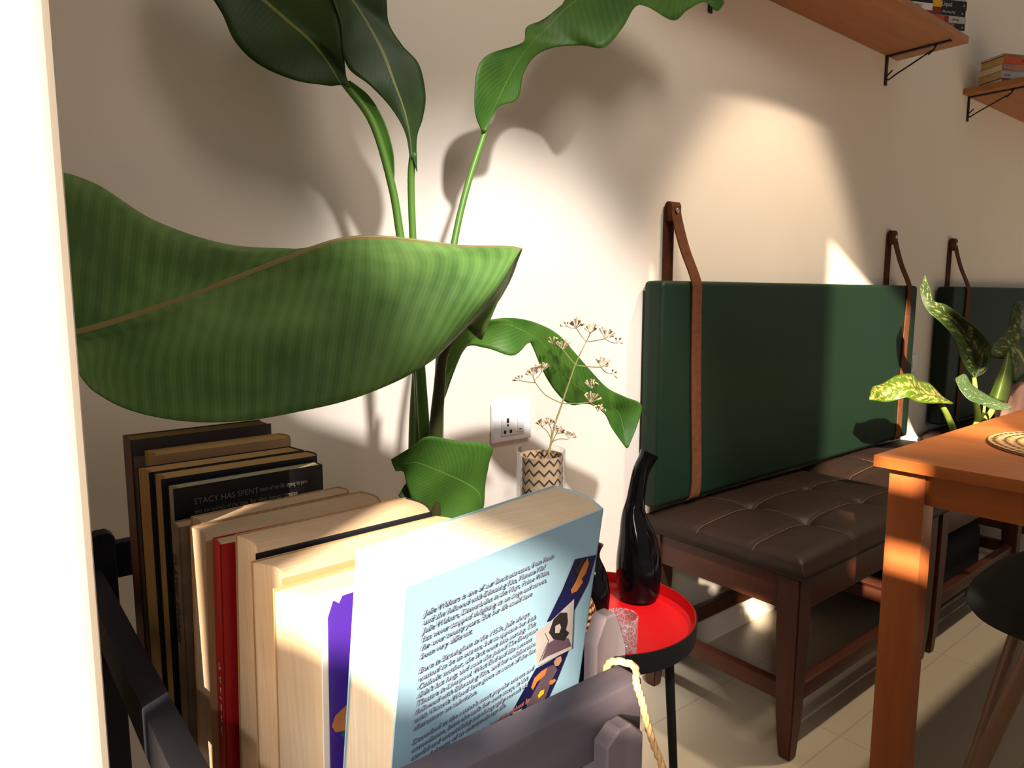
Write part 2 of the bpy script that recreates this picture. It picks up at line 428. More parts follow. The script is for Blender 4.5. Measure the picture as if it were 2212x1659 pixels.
def frame(o, x, y):
    x = Vector(x).normalized(); z = x.cross(Vector(y)).normalized(); y = z.cross(x)
    return Matrix(((x.x, y.x, z.x, o[0]), (x.y, y.y, z.y, o[1]), (x.z, y.z, z.z, o[2]), (0, 0, 0, 1)))

# ================================================================ setting
bm = B(); box(bm, (-2.2, 0, 0), (5.5, .12, 3.0)); struct('wall_back', bm, M['wall'])
bm = B(); box(bm, (-2.2, -3.6, -.08), (5.5, .12, 0)); struct('floor', bm, M['floor'])
bm = B(); box(bm, (-.34, -.755, 0), (.0475, -.665, 3.0), .004); struct('wall_left', bm, M['wall'])
# unseen gobo wall added behind the camera; holes cut the sun into patches
FX = -1.2
def gobo_wall(holes):
    ys = sorted({-4.2, 0.0} | {h[i] for h in holes for i in (0, 1)}); zs = sorted({0.0, 5.2} | {h[i] for h in holes for i in (2, 3)})
    bm = B()
    for a, b in zip(ys, ys[1:]):
        for c, d in zip(zs, zs[1:]):
            m, n = (a+b)/2, (c+d)/2
            if any(h[0] < m < h[1] and h[2] < n < h[3] for h in holes): continue
            box(bm, (FX-.01, a, c), (FX, b, d))
    return bm
def src(x, y, z):
    t = (x-FX)/SUN.x; return y-SUN.y*t, z-SUN.z*t
yp, zp = src(.046, -.755, .45); _, zp1 = src(.046, -.755, 1.75)
ys_, zs_ = src(2.145, -.075, .46); _, zst = src(2.375, 0, 1.142)
yb0, zb0 = src(.30, -.93, .78); yb1, zb1 = src(.11, -.86, .93)
HOLES = [(yp-.004, yp+.30, zp, min(3.1, zp1)), (ys_-.36, ys_, 2.10, zst), (ys_-.57, ys_-.36, 2.38, 2.57), (ys_-.26, ys_-.05, 1.76, 1.80), (ys_-.11, ys_-.03, 1.905, 1.945),
         (-1.732, yb1+.03, 1.507, zb1+.02), (-1.836, -1.757, 1.526, 1.61)]
struct('sun_gobo_wall', gobo_wall(HOLES), M['wall'])

# ================================================================ benches
def bench_seat(x0, x1, y0, y1, zb, zt, btn):
    """tufted leather pad"""
    bm = B(); nx, ny = 76, 44; r = .028
    def h(x, y):
        e = min(x-x0, x1-x, y-y0, y1-y); z = zt
        if e < r: z -= (r-math.sqrt(max(0, r*r-(r-e)**2)))*.8
        u = (x-x0)/(x1-x0)*2-1; v = (y-y0)/(y1-y0)*2-1
        z += .020*(1-u*u)*(1-v*v)
        for bx, by in btn:
            d = math.hypot(x-bx, y-by); z -= .010*math.exp(-(d/.014)**2)+.010*math.exp(-(d/.05)**2)
        for bx in {b[0] for b in btn}: z -= .0045*math.exp(-((x-bx)/.007)**2)
        for by in {b[1] for b in btn}: z -= .0045*math.exp(-((y-by)/.007)**2)
        return z
    gx = lambda i: x0+(x1-x0)*(.5-.5*math.cos(math.pi*i/nx)*(.35)-.0) if False else x0+(x1-x0)*i/nx
    xs = [x0+d for d in (0, .003, .008, .016)]+[x0+.028+(x1-x0-.056)*i/nx for i in range(nx+1)]+[x1-d for d in (.016, .008, .003, 0)]
    ys = [y0+d for d in (0, .003, .008, .016)]+[y0+.028+(y1-y0-.056)*i/ny for i in range(ny+1)]+[y1-d for d in (.016, .008, .003, 0)]
    V = [[bm.verts.new((x, y, h(x, y))) for x in xs] for y in ys]
    for j in range(len(ys)-1):
        for i in range(len(xs)-1): bm.faces.new((V[j][i], V[j][i+1], V[j+1][i+1], V[j+1][i]))
    per = V[0][:] + [V[j][-1] for j in range(1, len(ys))] + V[-1][-2::-1] + [V[j][0] for j in range(len(ys)-2, 0, -1)]
    cx, cy = (x0+x1)/2, (y0+y1)/2; prev = per
    for s, f in ((.25, 1.0), (.6, .9), (.85, .5), (1, 0)):
        ring = []
        for v in per:
            dx = .005*f if v.co.x > x1-1e-4 else -.005*f if v.co.x < x0+1e-4 else 0
            dy = .005*f if v.co.y > y1-1e-4 else -.005*f if v.co.y < y0+1e-4 else 0
            ring.append(bm.verts.new((v.co.x+dx, v.co.y+dy, v.co.z+(zb-v.co.z)*s)))
        n = len(per)
        for k in range(n): bm.faces.new((prev[k], prev[(k+1) % n], ring[(k+1) % n], ring[k]))
        prev = ring
    bm.faces.new(prev)
    return bm, h
def bench(label, x0, x1, y0, y1, group):
    t = thing('bench', label, 'bench', ((x0+x1)/2, (y0+y1)/2, 0), group)
    L = x1-x0
    btn = [(x0+L*f, y0+(y1-y0)*g) for f in (.32, .69) for g in (.28, .62)]
    bm, h = bench_seat(x0, x1, y0, y1, .424, .470, btn)
    seat = mesh_obj('seat', bm, M['leather'], t, angle=60)
    for bx, by in btn:
        b2 = B(); lathe_r = lathe(b2, [(.0005, .004), (.005, .0035), (.007, .001), (.006, -.002)], (bx, by, h(bx, by)+.001), 14); disc_caps(b2, lathe_r)
        mesh_obj('button', b2, M['leather'], seat)
    for bx in sorted({b[0] for b in btn}):
        for s in (.0,):
            b2 = B(); tube(b2, [(bx+s, y0+.004+(y1-y0-.008)*k/40, h(bx+s, y0+.004+(y1-y0-.008)*k/40)+.0010) for k in range(41)], .0006, 5); mesh_obj('stitching', b2, M['thread'], seat)
    for by in sorted({b[1] for b in btn}):
        for s in (.0,):
            b2 = B(); tube(b2, [(x0+.004+(L-.008)*k/60, by+s, h(x0+.004+(L-.008)*k/60, by+s)+.0010) for k in range(61)], .0006, 5); mesh_obj('stitching', b2, M['thread'], seat)
    # frame rails
    i = .012; lw = .052
    for lo, hi in (((x0+i, y0+i, .345), (x1-i, y0+i+.022, .424)), ((x0+i, y1-i-.022, .345), (x1-i, y1-i, .424)),
                   ((x0+i, y0+i, .345), (x0+i+.022, y1-i, .424)), ((x1-i-.022, y0+i, .345), (x1-i, y1-i, .424))):
        b2 = B(); box(b2, lo, hi, .003); mesh_obj('apron', b2, M['benchwood'], t)
    for lx, sx in ((x0+.008, 1), (x1-.008, -1)):
        for ly, sy in ((y0+.008, 1), (y1-.008, -1)):
            b2 = B()
            def q(s, z, k=0): return [(lx+k*sx, ly+k*sy, z), (lx+sx*s, ly+k*sy, z), (lx+sx*s, ly+sy*s, z), (lx+k*sx, ly+sy*s, z)]
            ra = [[b2.verts.new(p) for p in q(s, z, k)] for z, s, k in ((0, .036, .008), (.10, .044, .002), (.30, lw, 0), (.423, lw, 0))]
            for a, c in zip(ra, ra[1:]):
                for k in range(4): b2.faces.new((a[k], a[(k+1) % 4], c[(k+1) % 4], c[k]))
            b2.faces.new(ra[0][::-1]); b2.faces.new(ra[-1])
            bmesh.ops.bevel(b2, geom=b2.edges[:], offset=.003, segments=2, affect='EDGES')
            mesh_obj('leg', b2, M['benchwoodz'], t)
    for lx in (x0+.020, x1-.046):
        b2 = B(); box(b2, (lx, y0+.05, .13), (lx+.026, y1-.05, .168), .003); mesh_obj('stretcher', b2, M['benchwood'], t)
    for ly in (y0+.02, y1-.046):
        b2 = B(); box(b2, (x0+.05, ly, .125), (x1-.05, ly+.026, .163), .003); mesh_obj('stretcher', b2, M['benchwood'], t)
    return t
bench('tufted dark brown leather bench beside the red tray under the long green cushion', 1.345, 2.09, -.452, -.012, 'tufted benches along the wall')
bench('tufted dark brown leather bench mostly hidden behind the orange wooden table', 2.10, 2.845, -.452, -.012, 'tufted benches along the wall')
bench('tufted brown leather bench just beyond the bright wall gap, below the second green cushion', 3.06, 3.80, -.452, -.012, 'tufted benches along the wall')

# ================================================================ back cushions with straps
def back_cushion(label, x0, x1):
    bm = B(); t_ = .062
    box(bm, (x0, -t_-.008, .492), (x1, -.008, 1.057), .016, 5)
    fs = [f for f in bm.faces if f.normal.y < -.9 and f.calc_area() > .1]
    bmesh.ops.subdivide_edges(bm, edges=list({e for f in fs for e in f.edges}), cuts=0)
    o = mesh_obj('back_cushion', bm, M['cushion'], origin=((x0+x1)/2, -.04, .492))
    return tag(o, label, 'cushion', 'green back cushions')
back_cushion('long dark green leather back cushion hung above the near bench, lit on its right third', 1.335, 2.792)
back_cushion('dark green leather back cushion at the right edge, behind the spotted plant', 3.125, 4.5)

def ribbon(bm, path, wx, th):
    """flat strap: path of (x, y, z), width along x"""
    P = catmull([Vector(p) for p in path], 70); rings = []
    for i, p in enumerate(P):
        t = (P[min(i+1, len(P)-1)]-P[max(i-1, 0)]); t.x = 0; t.normalize(); n = Vector((0, -t.z, t.y))
        rings.append([bm.verts.new(p+Vector((a*wx/2, 0, 0))+n*b*th/2) for a, b in ((-1, -1), (1, -1), (1, 1), (-1, 1))])
    for a, b in zip(rings, rings[1:]):
        for k in range(4): bm.faces.new((a[k], a[(k+1) % 4], b[(k+1) % 4], b[k]))
    bm.faces.new(rings[0][::-1]); bm.faces.new(rings[-1])
def strap(label, xt, xb, w_=.038):
    t = thing('strap', label, 'strap', (xt, 0, 1.25), 'leather straps holding the cushions')
    bm = B()
    ribbon(bm, [(xt-.004, -.004, .98), (xt-.004, -.004, 1.10), (xt-.004, -.004, 1.22), (xt-.002, -.006, 1.247), (xt, -.013, 1.253), (xt, -.021, 1.245), (xt+.002, -.022, 1.22),
                (xt+.012, -.042, 1.14), (xt+.022, -.066, 1.075), (xt+.025, -.0735, 1.045), (xt+.027, -.0735, 1.0), ((xt+xb)/2+.01, -.0735, .8), (xb, -.0735, .58), (xb, -.0735, .52), (xb-.003, -.070, .495), (xb-.006, -.055, .489)], w_, .0035)
    mesh_obj('band', bm, M['suede'], t, angle=50)
    bm = B(); box(bm, (xt-w_/2-.001, -.021, 1.205), (xt+w_/2+.001, -.006, 1.254), .004, 3); mesh_obj('fold', bm, M['suede'], t)
    bm = B(); r = lathe(bm, [(.0065, 0), (.0065, .002), (.004, .0035), (.0005, .004)], (0, 0, 0), 16); disc_caps(bm, r)
    for v in bm.verts: v.co = Vector((v.co.x+xt+.002, -.024-v.co.z, v.co.y+1.232))
    mesh_obj('screw', bm, M['steel'], t)
strap('brown suede strap over the near left end of the long green cushion', 1.437, 1.486)
strap('brown suede strap over the far right end of the long green cushion', 2.682, 2.700, .036)
strap('brown suede strap over the second green cushion behind the spotted plant', 3.248, 3.262, .036)

# ================================================================ sockets on the wall
def socket(label, x0, x1, z0, z1, full=True):
    t = thing('wall_socket', label, 'socket', ((x0+x1)/2, 0, z0))
    bm = B(); box(bm, (x0, -.011, z0), (x1, -.0005, z1), .004, 3); mesh_obj('plate', bm, M['white'], t)
    bm = B(); box(bm, (x0+.022, -.0135, z0+.014), (x1-.022, -.010, z1-.014), .001); mesh_obj('module_frame', bm, M['white'], t)
    if full:
        xm = x0+(x1-x0)*.56
        bm = B(); box(bm, (xm+.004, -.016, z0+.019), (x1-.025, -.013, z1-.018), .001); mesh_obj('switch', bm, M['white'], t)
        for (dx, dz, a, b) in ((.012, .046, .003, .005), (.004, .022, .0032, .0035), (.020, .022, .0032, .0035), (.012, .036, .0022, .0025)):
            bm = B(); cx, cz = x0+.026+dx, z0+dz
            box(bm, (cx-a, -.0142, cz-b), (cx+a, -.0133, cz+b)); mesh_obj('slot', bm, M['slot'], t)
        bm = B(); box(bm, (xm+.008, -.0166, z0+.024), (x1-.032, -.0158, z0+.026)); mesh_obj('indicator', bm, M['slot'], t)
socket('white plastic power socket on the wall behind the glass vase', .868, .974, .710, .794)
socket('small white switch plate on the wall in the gap between the two green cushions', 2.915, 3.0, .72, .79, False)

# ================================================================ wall shelves
def shelf(label, x0, x1, z, brackets):
    t = thing('wall_shelf', label, 'shelf', (x0, 0, z), 'pine wall shelves')
    bm = B(); box(bm, (x0, -.222, z), (x1, -.001, z+.022), .002); mesh_obj('board', bm, M['shelfwood'], t)
    for bx in brackets:
        bm = B()
        box(bm, (bx-.007, -.005, z-.097), (bx+.007, -.001, z)); box(bm, (bx-.007, -.200, z-.0045), (bx+.007, -.001, z-.0003))
        tube(bm, [(bx, -.004, z-.078), (bx, -.012, z-.080), (bx, -.03, z-.070), (bx, -.150, z-.016), (bx, -.158, z-.004)], .0028, 8)
        tube(bm, [(bx+.003, -.004, z-.066), (bx+.003, -.022, z-.050)], .0025, 8)
        tube(bm, [(bx+.004, -.152, z-.003), (bx+.004, -.150, z-.016), (bx+.004, -.132, z-.028)], .0025, 8)
        mesh_obj('bracket', bm, M['iron'], t)
shelf('pine wall shelf at the top of the picture above the long green cushion', 1.30, 2.655, 1.836, [1.575, 2.573])
shelf('pine wall shelf at the upper right edge holding a stack of books', 3.262, 4.5, 1.828, [3.323, 4.32])

# ================================================================ books
def flat_book(label, x0, x1, y0, y1, z0, z1, cover, page, group, txt=None, spine_parts=(), piv=None):
    """book lying flat, spine to the front (-y), head to the right"""
    t = thing('book', label, 'book', (piv if piv else (x0+x1)/2, y0 if piv else (y0+y1)/2, z0), group)
    e = .0014
    bm = B(); box(bm, (x0, y0, z0), (x1, y1, z0+e)); box(bm, (x0, y0, z1-e), (x1, y1, z1)); box(bm, (x0, y0-.0005, z0), (x1, y0+e, z1))
    mesh_obj('cover', bm, cover, t, smooth=False)
    bm = B(); box(bm, (x0+.001, y0+e, z0+e), (x1-.001, y1-.001, z1-e)); mesh_obj('pages', bm, page, t, smooth=False)
    for a, b, m_ in spine_parts:
        bm = B(); box(bm, (x0+(x1-x0)*a, y0-.0010, z0+.0008), (x0+(x1-x0)*b, y0-.0004, z1-.0008)); mesh_obj('spine_panel', bm, m_, t, smooth=False)
    for body, a, h, m_ in (txt or ()):
        s = (z1-z0)*h
        text(body, s, frame((x0+(x1-x0)*a, y0-.0015, (z0+z1)/2-s*.33), (1, 0, 0), (0, 0, 1)), m_, t, 'spine_lettering', sx=.8)
    if piv: t.rotation_euler.z = math.radians(-25)
    return t
zsf = 1.8585
g1 = 'paperbacks stacked at the right end of the upper shelf'
X1 = 2.650; Y0 = -.2115
def zrow(py): return ony(2075, py, Y0).z
st = [(78, 66, 'covwhite', 'white paperback at the bottom of the right shelf stack', [('y', .93, .6, 'inkdark')], [], .195),
      (68, 51, 'covbrown', 'brown and black paperback second from the bottom of the right shelf stack', [('w', .9, .6, 'inkwhite')], [(.72, 1, 'covblack')], .198),
      (51, 35, 'covsilver', 'red and silver paperback in the middle of the right shelf stack', [('anthology', .62, .4, 'inkdark')], [(0, .40, 'covorange'), (.40, .52, 'covrust')], .19),
      (35, 20, 'covblack', 'black paperback with a white title below the yellow and black book', [('Why Not Me?', .36, .55, 'inkwhite'), ('w', .88, .6, 'inkwhite')], [(0, .33, 'covrust')], .198),
      (20, 1, 'covblack', 'yellow and black paperback with a white title on the right shelf stack', [('Liquid', .34, .8, 'inkwhite'), ('A', .9, .5, 'inkwhite')], [(0, .34, 'covyellow')], .2)]
zz = zsf
hs = [.016, .0212, .0212, .0205, .0262]
for (a, b, c, lab, tx, sp, L), hgt in zip(st, hs):
    L = .148+(L-.195)*.8
    flat_book(lab, X1-L, X1-.003+random.uniform(-.003, .003), Y0, Y0+.095, zz+.0003, zz+hgt, M[c], M['pgcream'], g1, [(x, p, h, M[m_]) for x, p, h, m_ in tx], [(p, q, M[m_]) for p, q, m_ in sp], piv=X1)
    zz += hgt+.0002
flat_book('silver grey paperback on top of the right shelf stack', X1-.146, X1-.006, Y0, Y0+.09, zz+.0003, zz+.024, M['covsilver'], M['pgcream'], g1, piv=X1)
zz = zsf; X2 = 2.398
for hgt, c, lab, tx in ((.0075, 'covwhite', 'thin pale paperback at the bottom of the left shelf stack', []),
                        (.0140, 'covrust', 'red paperback below the pale book in the left shelf stack', [('iii', .84, .6, 'inkwhite')]),
                        (.0200, 'covwhite', 'pale spined paperback with faint lettering in the left shelf stack', [('SAUNDERS *', .34, .72, 'inkgrey')]),
                        (.022, 'covblack', 'black paperback on top of the left shelf stack', [])):
    flat_book(lab, X2-.15, X2, -.206, -.112, zz+.0003, zz+hgt, M[c], M['pgcream'], 'paperbacks in the left stack on the upper shelf', [(x, p, h, M[m_]) for x, p, h, m_ in tx], piv=X2); zz += hgt+.0002
zz = 1.8505
X3 = 3.286
for hgt, c, pg, lab, tx, dx in ((.018, 'covrust', 'pglight', 'rust covered book at the bottom of the stack on the right edge shelf', [], .004),
                        (.027, 'covsilver', 'pgside', 'grey spined book second from the bottom on the right edge shelf', [('Lonely', .08, .5, 'inkgrey')], .0),
                        (.026, 'covpinkish', 'pglight', 'dull pink book under the orange one on the right edge shelf', [('OH PEP', .03, .45, 'inkwhite')], .0),
                        (.030, 'covorange', 'pgside', 'orange red book near the top of the right edge stack', [('O', .5, .5, 'inkdark')], .006),
                        (.008, 'covgreen', 'pglight', 'thin olive covered book topping the stack on the right edge shelf', [], .004)):
    flat_book(lab, X3+dx, X3+dx+.17, -.123, -.019, zz+.0003, zz+hgt, M[c], M[pg], 'books stacked on the right edge shelf', [(x, p, h, M[m_]) for x, p, h, m_ in tx], piv=X3); zz += hgt+.0002

# ================================================================ book rack with standing books
RX0, RX1, RYB, RYF = .078, .285, -.470, -.925
zb_ = .705
rk = thing('book_rack', 'dark weathered wooden slat rack with pointed posts, full of paperbacks', 'rack', (.18, -.70, 0))
def post(x0, x1, y0, y1, zt, m_, zb0=0, ch=.012, name='post'):
    bm = B(); mx = (x0+x1)/2
    prism(bm, [(x0, zb0), (x1, zb0), (x1, zt-ch*1.5), (mx+.004, zt), (mx-.005, zt), (x0, zt-ch)], y0, y1, 'y')
    bmesh.ops.bevel(bm, geom=bm.edges[:], offset=.001, segments=1, affect='EDGES')
    mesh_obj(name, bm, m_, rk, smooth=False)
pR = ony(1312, 1346, -.915)
pL_, pR_ = ony(1287, 1450, -.913).x, ony(1352, 1450, -.913).x
post(pL_, pR_, -.913, -.903, pR.z+.002, M['rackwoodz'], ch=.014)
post(RX0-.005, RX0+.010, -.915, -.895, .757, M['rackdarkz'])
post(.076, .094, -.495, -.478, .818, M['rackdarkz'], ch=.003)
post(.274, .292, -.495, -.478, .818, M['rackdarkz'])
bl = ony(1335, 1580, -.945)
post(ony(1306, 1600, -.945).x, ony(1384, 1600, -.945).x, -.947, -.937, bl.z+.002, M['rackwoodz'], ch=.006, name='leg')
bm = B(); box(bm, (RX0-.004, -.935, .787), (ony(1386, 1500, -.935).x, -.917, .8195), .0015); mesh_obj('front_slat', bm, M['rackwood'], rk)
bm = B(); box(bm, (.070, -.478, .770), (.300, -.464, .802), .0015); mesh_obj('back_slat', bm, M['rackwoody'], rk)
bm = B(); box(bm, (.066, -.935, .758), (.082, -.46, .788), .0015); mesh_obj('side_rail', bm, M['rackwoody'], rk)
bm = B(); box(bm, (.292, -.900, .776), (.303, -.46, .803), .0015); mesh_obj('side_rail', bm, M['rackwoody'], rk)
for k in range(4):
    bm = B(); box(bm, (.085+k*.052, -.915, zb_-.014), (.085+k*.052+.042, -.478, zb_-.001), .001); mesh_obj('shelf_slat', bm, M['rackwoody'], rk)
bm = B(); box(bm, (.10, -.93, .665), (.31, -.90, .685), .001); mesh_obj('lower_plank', bm, M['plank'], rk)

def stand_book(label, fl, zt, w_, t_, yaw=0, lean=0, cov=None, page='pgcream', front=None, back=None, edge=0, spine_left=False, bow=.004, skew=0, h_=None, pz=0, spinem=None, rounded=.0):
    """upright book: fl = (x, y) of its fore-edge corner on the viewer's side at the top; front = side facing the room"""
    t = thing('book', label, 'book', (fl[0]+w_/2, fl[1]+t_/2, zb_), 'books standing in the rack')
    h_ = h_ or (zt-zb_)
    P = Vector((fl[0], fl[1], zt)); Rz = Matrix.Rotation(yaw, 3, 'Z') @ Matrix.Rotation(lean, 3, 'X')
    def W(x, y, z): return P + Rz @ Vector((x, y, z-h_))
    e = .0008
    def section(x0, x1, y0, y1, n=9, bo=0, rr=0):
        """closed outline, fore-edge at x0 bowed, spine at x1 rounded"""
        pts = []
        for i in range(n):
            f = i/(n-1); pts.append((x0+bo*math.sin(math.pi*f)+skew*(f-.5), y0+(y1-y0)*f))
        for i in range(n):
            f = 1-i/(n-1); pts.append((x1+rr*math.sin(math.pi*f)+skew*(f-.5), y0+(y1-y0)*f))
        return pts
    def block(name, pts, z0, z1, m_):
        bm = B(); lo = [bm.verts.new(W(a, b, z0)) for a, b in pts]; hi = [bm.verts.new(W(a, b, z1)) for a, b in pts]; n = len(pts)
        bm.faces.new(lo[::-1]); bm.faces.new(hi)
        for i in range(n): bm.faces.new((lo[i], lo[(i+1) % n], hi[(i+1) % n], hi[i]))
        return mesh_obj(name, bm, m_, t, angle=35)
    i = .0008
    if spine_left: block('pages', section(e, w_-i, e, t_-e, bo=0), i, h_-i-pz, M[page])
    else: block('pages', section(i, w_-e, e, t_-e, bo=bow, rr=rounded), i, h_-i-pz, M[page])
    fm, bk = M[front or cov], M[back or cov]
    sk0 = -skew*.5; sk1 = skew*.5
    block('front_cover', [(sk0-edge, 0), (w_+sk0, 0), (w_+sk0, e), (sk0-edge, e)], 0, h_, fm)
    block('back_cover', [(sk1, t_-e), (w_+sk1, t_-e), (w_+sk1, t_), (sk1, t_)], 0, h_, bk)
    if spine_left: block('spine', [(-.0005, 0), (e, 0), (e, t_), (-.0005, t_)], 0, h_, M[spinem or cov])
    else:
        pts = []
        for j in range(9): pts.append((w_+rounded*math.sin(math.pi*j/8)+skew*(j/8-.5), t_*j/8))
        for j in range(8, -1, -1): pts.append((w_-e+rounded*math.sin(math.pi*j/8)+skew*(j/8-.5), t_*j/8))
        block('spine', pts, 0, h_, M[spinem or cov])
    return t, W
def fl(px, py, zt=.9):
    p = onz(px, py, zt); return (p.x, p.y)
R = math.radians
def sb(label, px, py, y, t_, w_, yaw, lean, *args, **kw):
    p = ony(px, py, y); return stand_book(label, (p.x, p.y), p.z, w_, t_, R(yaw), R(lean), *args, **kw), p.z-zb_
# from the far end of the rack to the near end
(t1, W1), h1 = sb('book with grey cover and maroon spine at the far end of the rack', 283, 951, -.566, .026, .110, 2, 0, 'covgrey', 'pgtan', spine_left=True, spinem='covmaroon')
bm = B(); v = [bm.verts.new(W1(a, -.0004, b)) for a, b in ((.0, h1-.013), (.110, h1-.013), (.110, h1), (.0, h1))]; bm.faces.new(v); mesh_obj('cover_band', bm, M['covdark'], t1, smooth=False)
sb('tan paged paperback standing just before the grey and maroon one', 330, 985, -.600, .024, .106, 2, 0, 'covtan', 'pgtan', rounded=.003)
sb('paperback with thin black cover and tan pages behind the dark novel', 316, 1022, -.638, .022, .112, 1, 0, 'covnavy', 'pgtan', skew=-.003)
sb('paperback with tan pages and black cover next to the black lettered novel', 348, 1036, -.662, .021, .110, 1, 1, 'covnavy', 'pgtan', rounded=.003)
(t5, W5), H5 = sb('black covered novel with grey lettering, its text just showing', 374, 1057, -.680, .0145, .104, 2, 0, 'covblack', 'pggreen')
m5 = lambda x, z: frame(W5(x, -.0009, z), W5(1, 0, 0)-W5(0, 0, 0), W5(0, 0, 1)-W5(0, 0, 0))
text('STACY HAS SPENT', .0058, m5(.012, H5-.0125), M['inkgrey'], t5, sx=.9)
text('most of her life trying to pro-', .0048, m5(.056, H5-.0118), M['inkgrey'], t5, sx=.62)
text('tect the animals of the taiga. But when humans threaten', .0048, m5(.012, H5-.0190), M['inkgrey'], t5, sx=.66)
(t6, W6), h6 = sb('short tattered paperback with a crumbling lettered spine facing left', 386, 1140, -.699, .014, .10, 2, 2, 'covold', 'pgold', spine_left=True)
text('CLASSIC STORIES', .010, frame(W6(-.0012, .012, h6-.02), W6(0, 0, -1)-W6(0, 0, 0), W6(0, -1, 0)-W6(0, 0, 0)), M['inkdark'], t6, 'spine_lettering', sx=.8)
sb('cream paged paperback just in front of the short tattered one', 432, 1132, -.719, .017, .103, 4, 3, 'covtan', 'pgold', bow=.002, rounded=.003)
sb('thick yellowed paperback right behind the red spine', 444, 1170, -.749, .028, .117, 3, 4, 'covtan', 'pgold', bow=.003, rounded=.004)
(t7, W7), h7 = sb('thin red book with its spine showing between thick paperbacks', 475, 1178, -.763, .0125, .10, 0, 5, 'covred', 'pgold', spine_left=True)
text('T n a i o n A', .0042, frame(W7(-.0012, .0015, .10), W7(0, 0, -1)-W7(0, 0, 0), W7(0, 1, 0)-W7(0, 0, 0)), M['inkwhite'], t7, 'spine_lettering', sx=2.2)
sb('thick cream paperback with black cover in front of the red spine', 553, 1197, -.801, .031, .112, 2, 5, 'covnavy', 'pgold', bow=.004, rounded=.004, back='covtan')
sb('thick cream paperback with split page block near the front', 600, 1254, -.835, .031, .117, 2, 2, 'covtan', 'pgold', bow=.006, skew=-.004, rounded=.005)
(t9, W9), h9 = sb('purple covered paperback with white edges behind the pale blue book', 664, 1297, -.861, .022, .088, 4, 2, 'covwhite', 'pgcream', bow=.003, rounded=.003, skew=-.014, pz=.001, back='covtan')
s9 = .007
bm = B()
zz9 = [(.0030, .0), (.0030, h9-.012), (.006, h9-.004), (.009, h9-.0065), (.011, h9-.003), (.08, h9-.003), (.08, 0)]
bm.faces.new([bm.verts.new(W9(a+s9, -.0003, b)) for a, b in zz9]); mesh_obj('cover_print', bm, M['covpurple'], t9, smooth=False)
for m_, pts in (('phorange', [(.004, .105), (.006, .110), (.012, .113), (.030, .112), (.030, .101), (.013, .099), (.006, .101)]), ('phteal', [(.009, .0985), (.013, .1000), (.03, .099), (.03, .094), (.012, .094)])):
    bm = B(); bm.faces.new([bm.verts.new(W9(a+s9, -.0006, b)) for a, b in pts]); mesh_obj('cover_picture', bm, M[m_], t9, smooth=False)

# the nearest book: pale blue back cover, leaning out over the front slat
LT, RT_ = onz(885, 1267, .9), onz(1308, 1097, .9)
wF = (RT_-LT).length; yF = math.atan2(RT_.y-LT.y, RT_.x-LT.x); hF = .163
tF, WF = stand_book('pale blue back cover paperback with text and photos, nearest in the rack', (LT.x, LT.y), .9, wF, .040, yF, R(8), 'covblue', 'pglight', bow=.002, skew=.004, h_=hF, rounded=.006)
mF = lambda x, z: frame(WF(x-.002, -.0006, z), WF(1, 0, 0)-WF(0, 0, 0), WF(0, 0, 1)-WF(0, 0, 0))
L1 = ["                                    My Friend is Rosie", "                             Dulce Acorn Mamma Mia!", "                          Walters in the Mrs. Peace White,", "Actress Julie Walters has been delighting on stage and screen",
      "and she has always known success. But her life could have", "been very different."]
L0 = ["Julie Walters is one of our finest actresses, from Rosie", "and she followed with Educating Rita, Mamma Mia!", "Julie Walters, Dinnerladies in the Plays, Prime White,", "has never stopped delighting us on stage and screen,",
      "for over twenty years. But her life could have", "been very different."]
L2 = ["Born in Birmingham in the 1950s, Julie always", "wanted to be an actress, but to appease her Irish", "Catholic mother, she first went into nursing. This", "didn't last long, and soon she joined The Everyman", "Theatre in Liverpool. West End and film success",
      "followed with Educating Rita, and her collaborations", "with Victoria Wood have given us some of the funniest", "characters on television."]
L3 = ["Described as the nation's most popular actress and", "comedienne, here she tells her own story, in this", "candid and entertaining autobiography reveals the", "ups and downs of an extraordinary life."]
lh = .0042; z = hF-.0170
for blk, m_ in ((L0, 'ink'), (L2, 'ink'), (L3, 'ink')):
    for ln in blk:
        text(ln, .0041, mF(.010, z), M[m_], tF, shear=.3, sx=1.0); z -= lh
    z -= .0030
text('moving, funny and underpinned throughout by', .0046, mF(.022, z), M['inkred'], tF, shear=.3, sx=.86)
O_, EX, EZ = WF(0, 0, 0), WF(1, 0, 0)-WF(0, 0, 0), WF(0, 0, 1)-WF(0, 0, 0)
NF = EX.cross(EZ)
def fp(name, pts, m_, off, par=None):
    """flat print on the back cover; pts are read off a crop of the photo"""
    bm = B(); vs = []
    for x, y in pts:
        r = ray(860+x/3.463, 1180+y/3.463); p = CAM+r*((O_-CAM).dot(NF)/r.dot(NF)); q = p-O_
        vs.append(bm.verts.new(WF(q.dot(EX), -off, q.dot(EZ))))
    bm.faces.new(vs); return mesh_obj(name, bm, M[m_], par or tF, smooth=False)
ph = fp('printed_photo', [(1318, 95), (1478, 62), (1420, 270), (1310, 480), (1240, 520), (1105, 565), (1220, 330)], 'phnavy', .0005)
fp('figure', [(1410, 80), (1418, 130), (1395, 200), (1365, 240), (1375, 262), (1330, 330), (1290, 350), (1283, 325), (1320, 260), (1350, 190), (1385, 120)], 'phorange', .0008, ph)
fp('figure', [(1360, 90), (1395, 85), (1360, 170), (1330, 220), (1318, 180)], 'phdark', .0007, ph)
ph = fp('printed_photo', [(1308, 388), (1290, 762), (1025, 895), (1018, 635), (1110, 575)], 'phpale', .0009)
fp('figure', [(1150, 540), (1200, 490), (1250, 490), (1255, 560), (1240, 620), (1265, 640), (1230, 700), (1150, 690), (1115, 640)], 'phdark', .0012, ph)
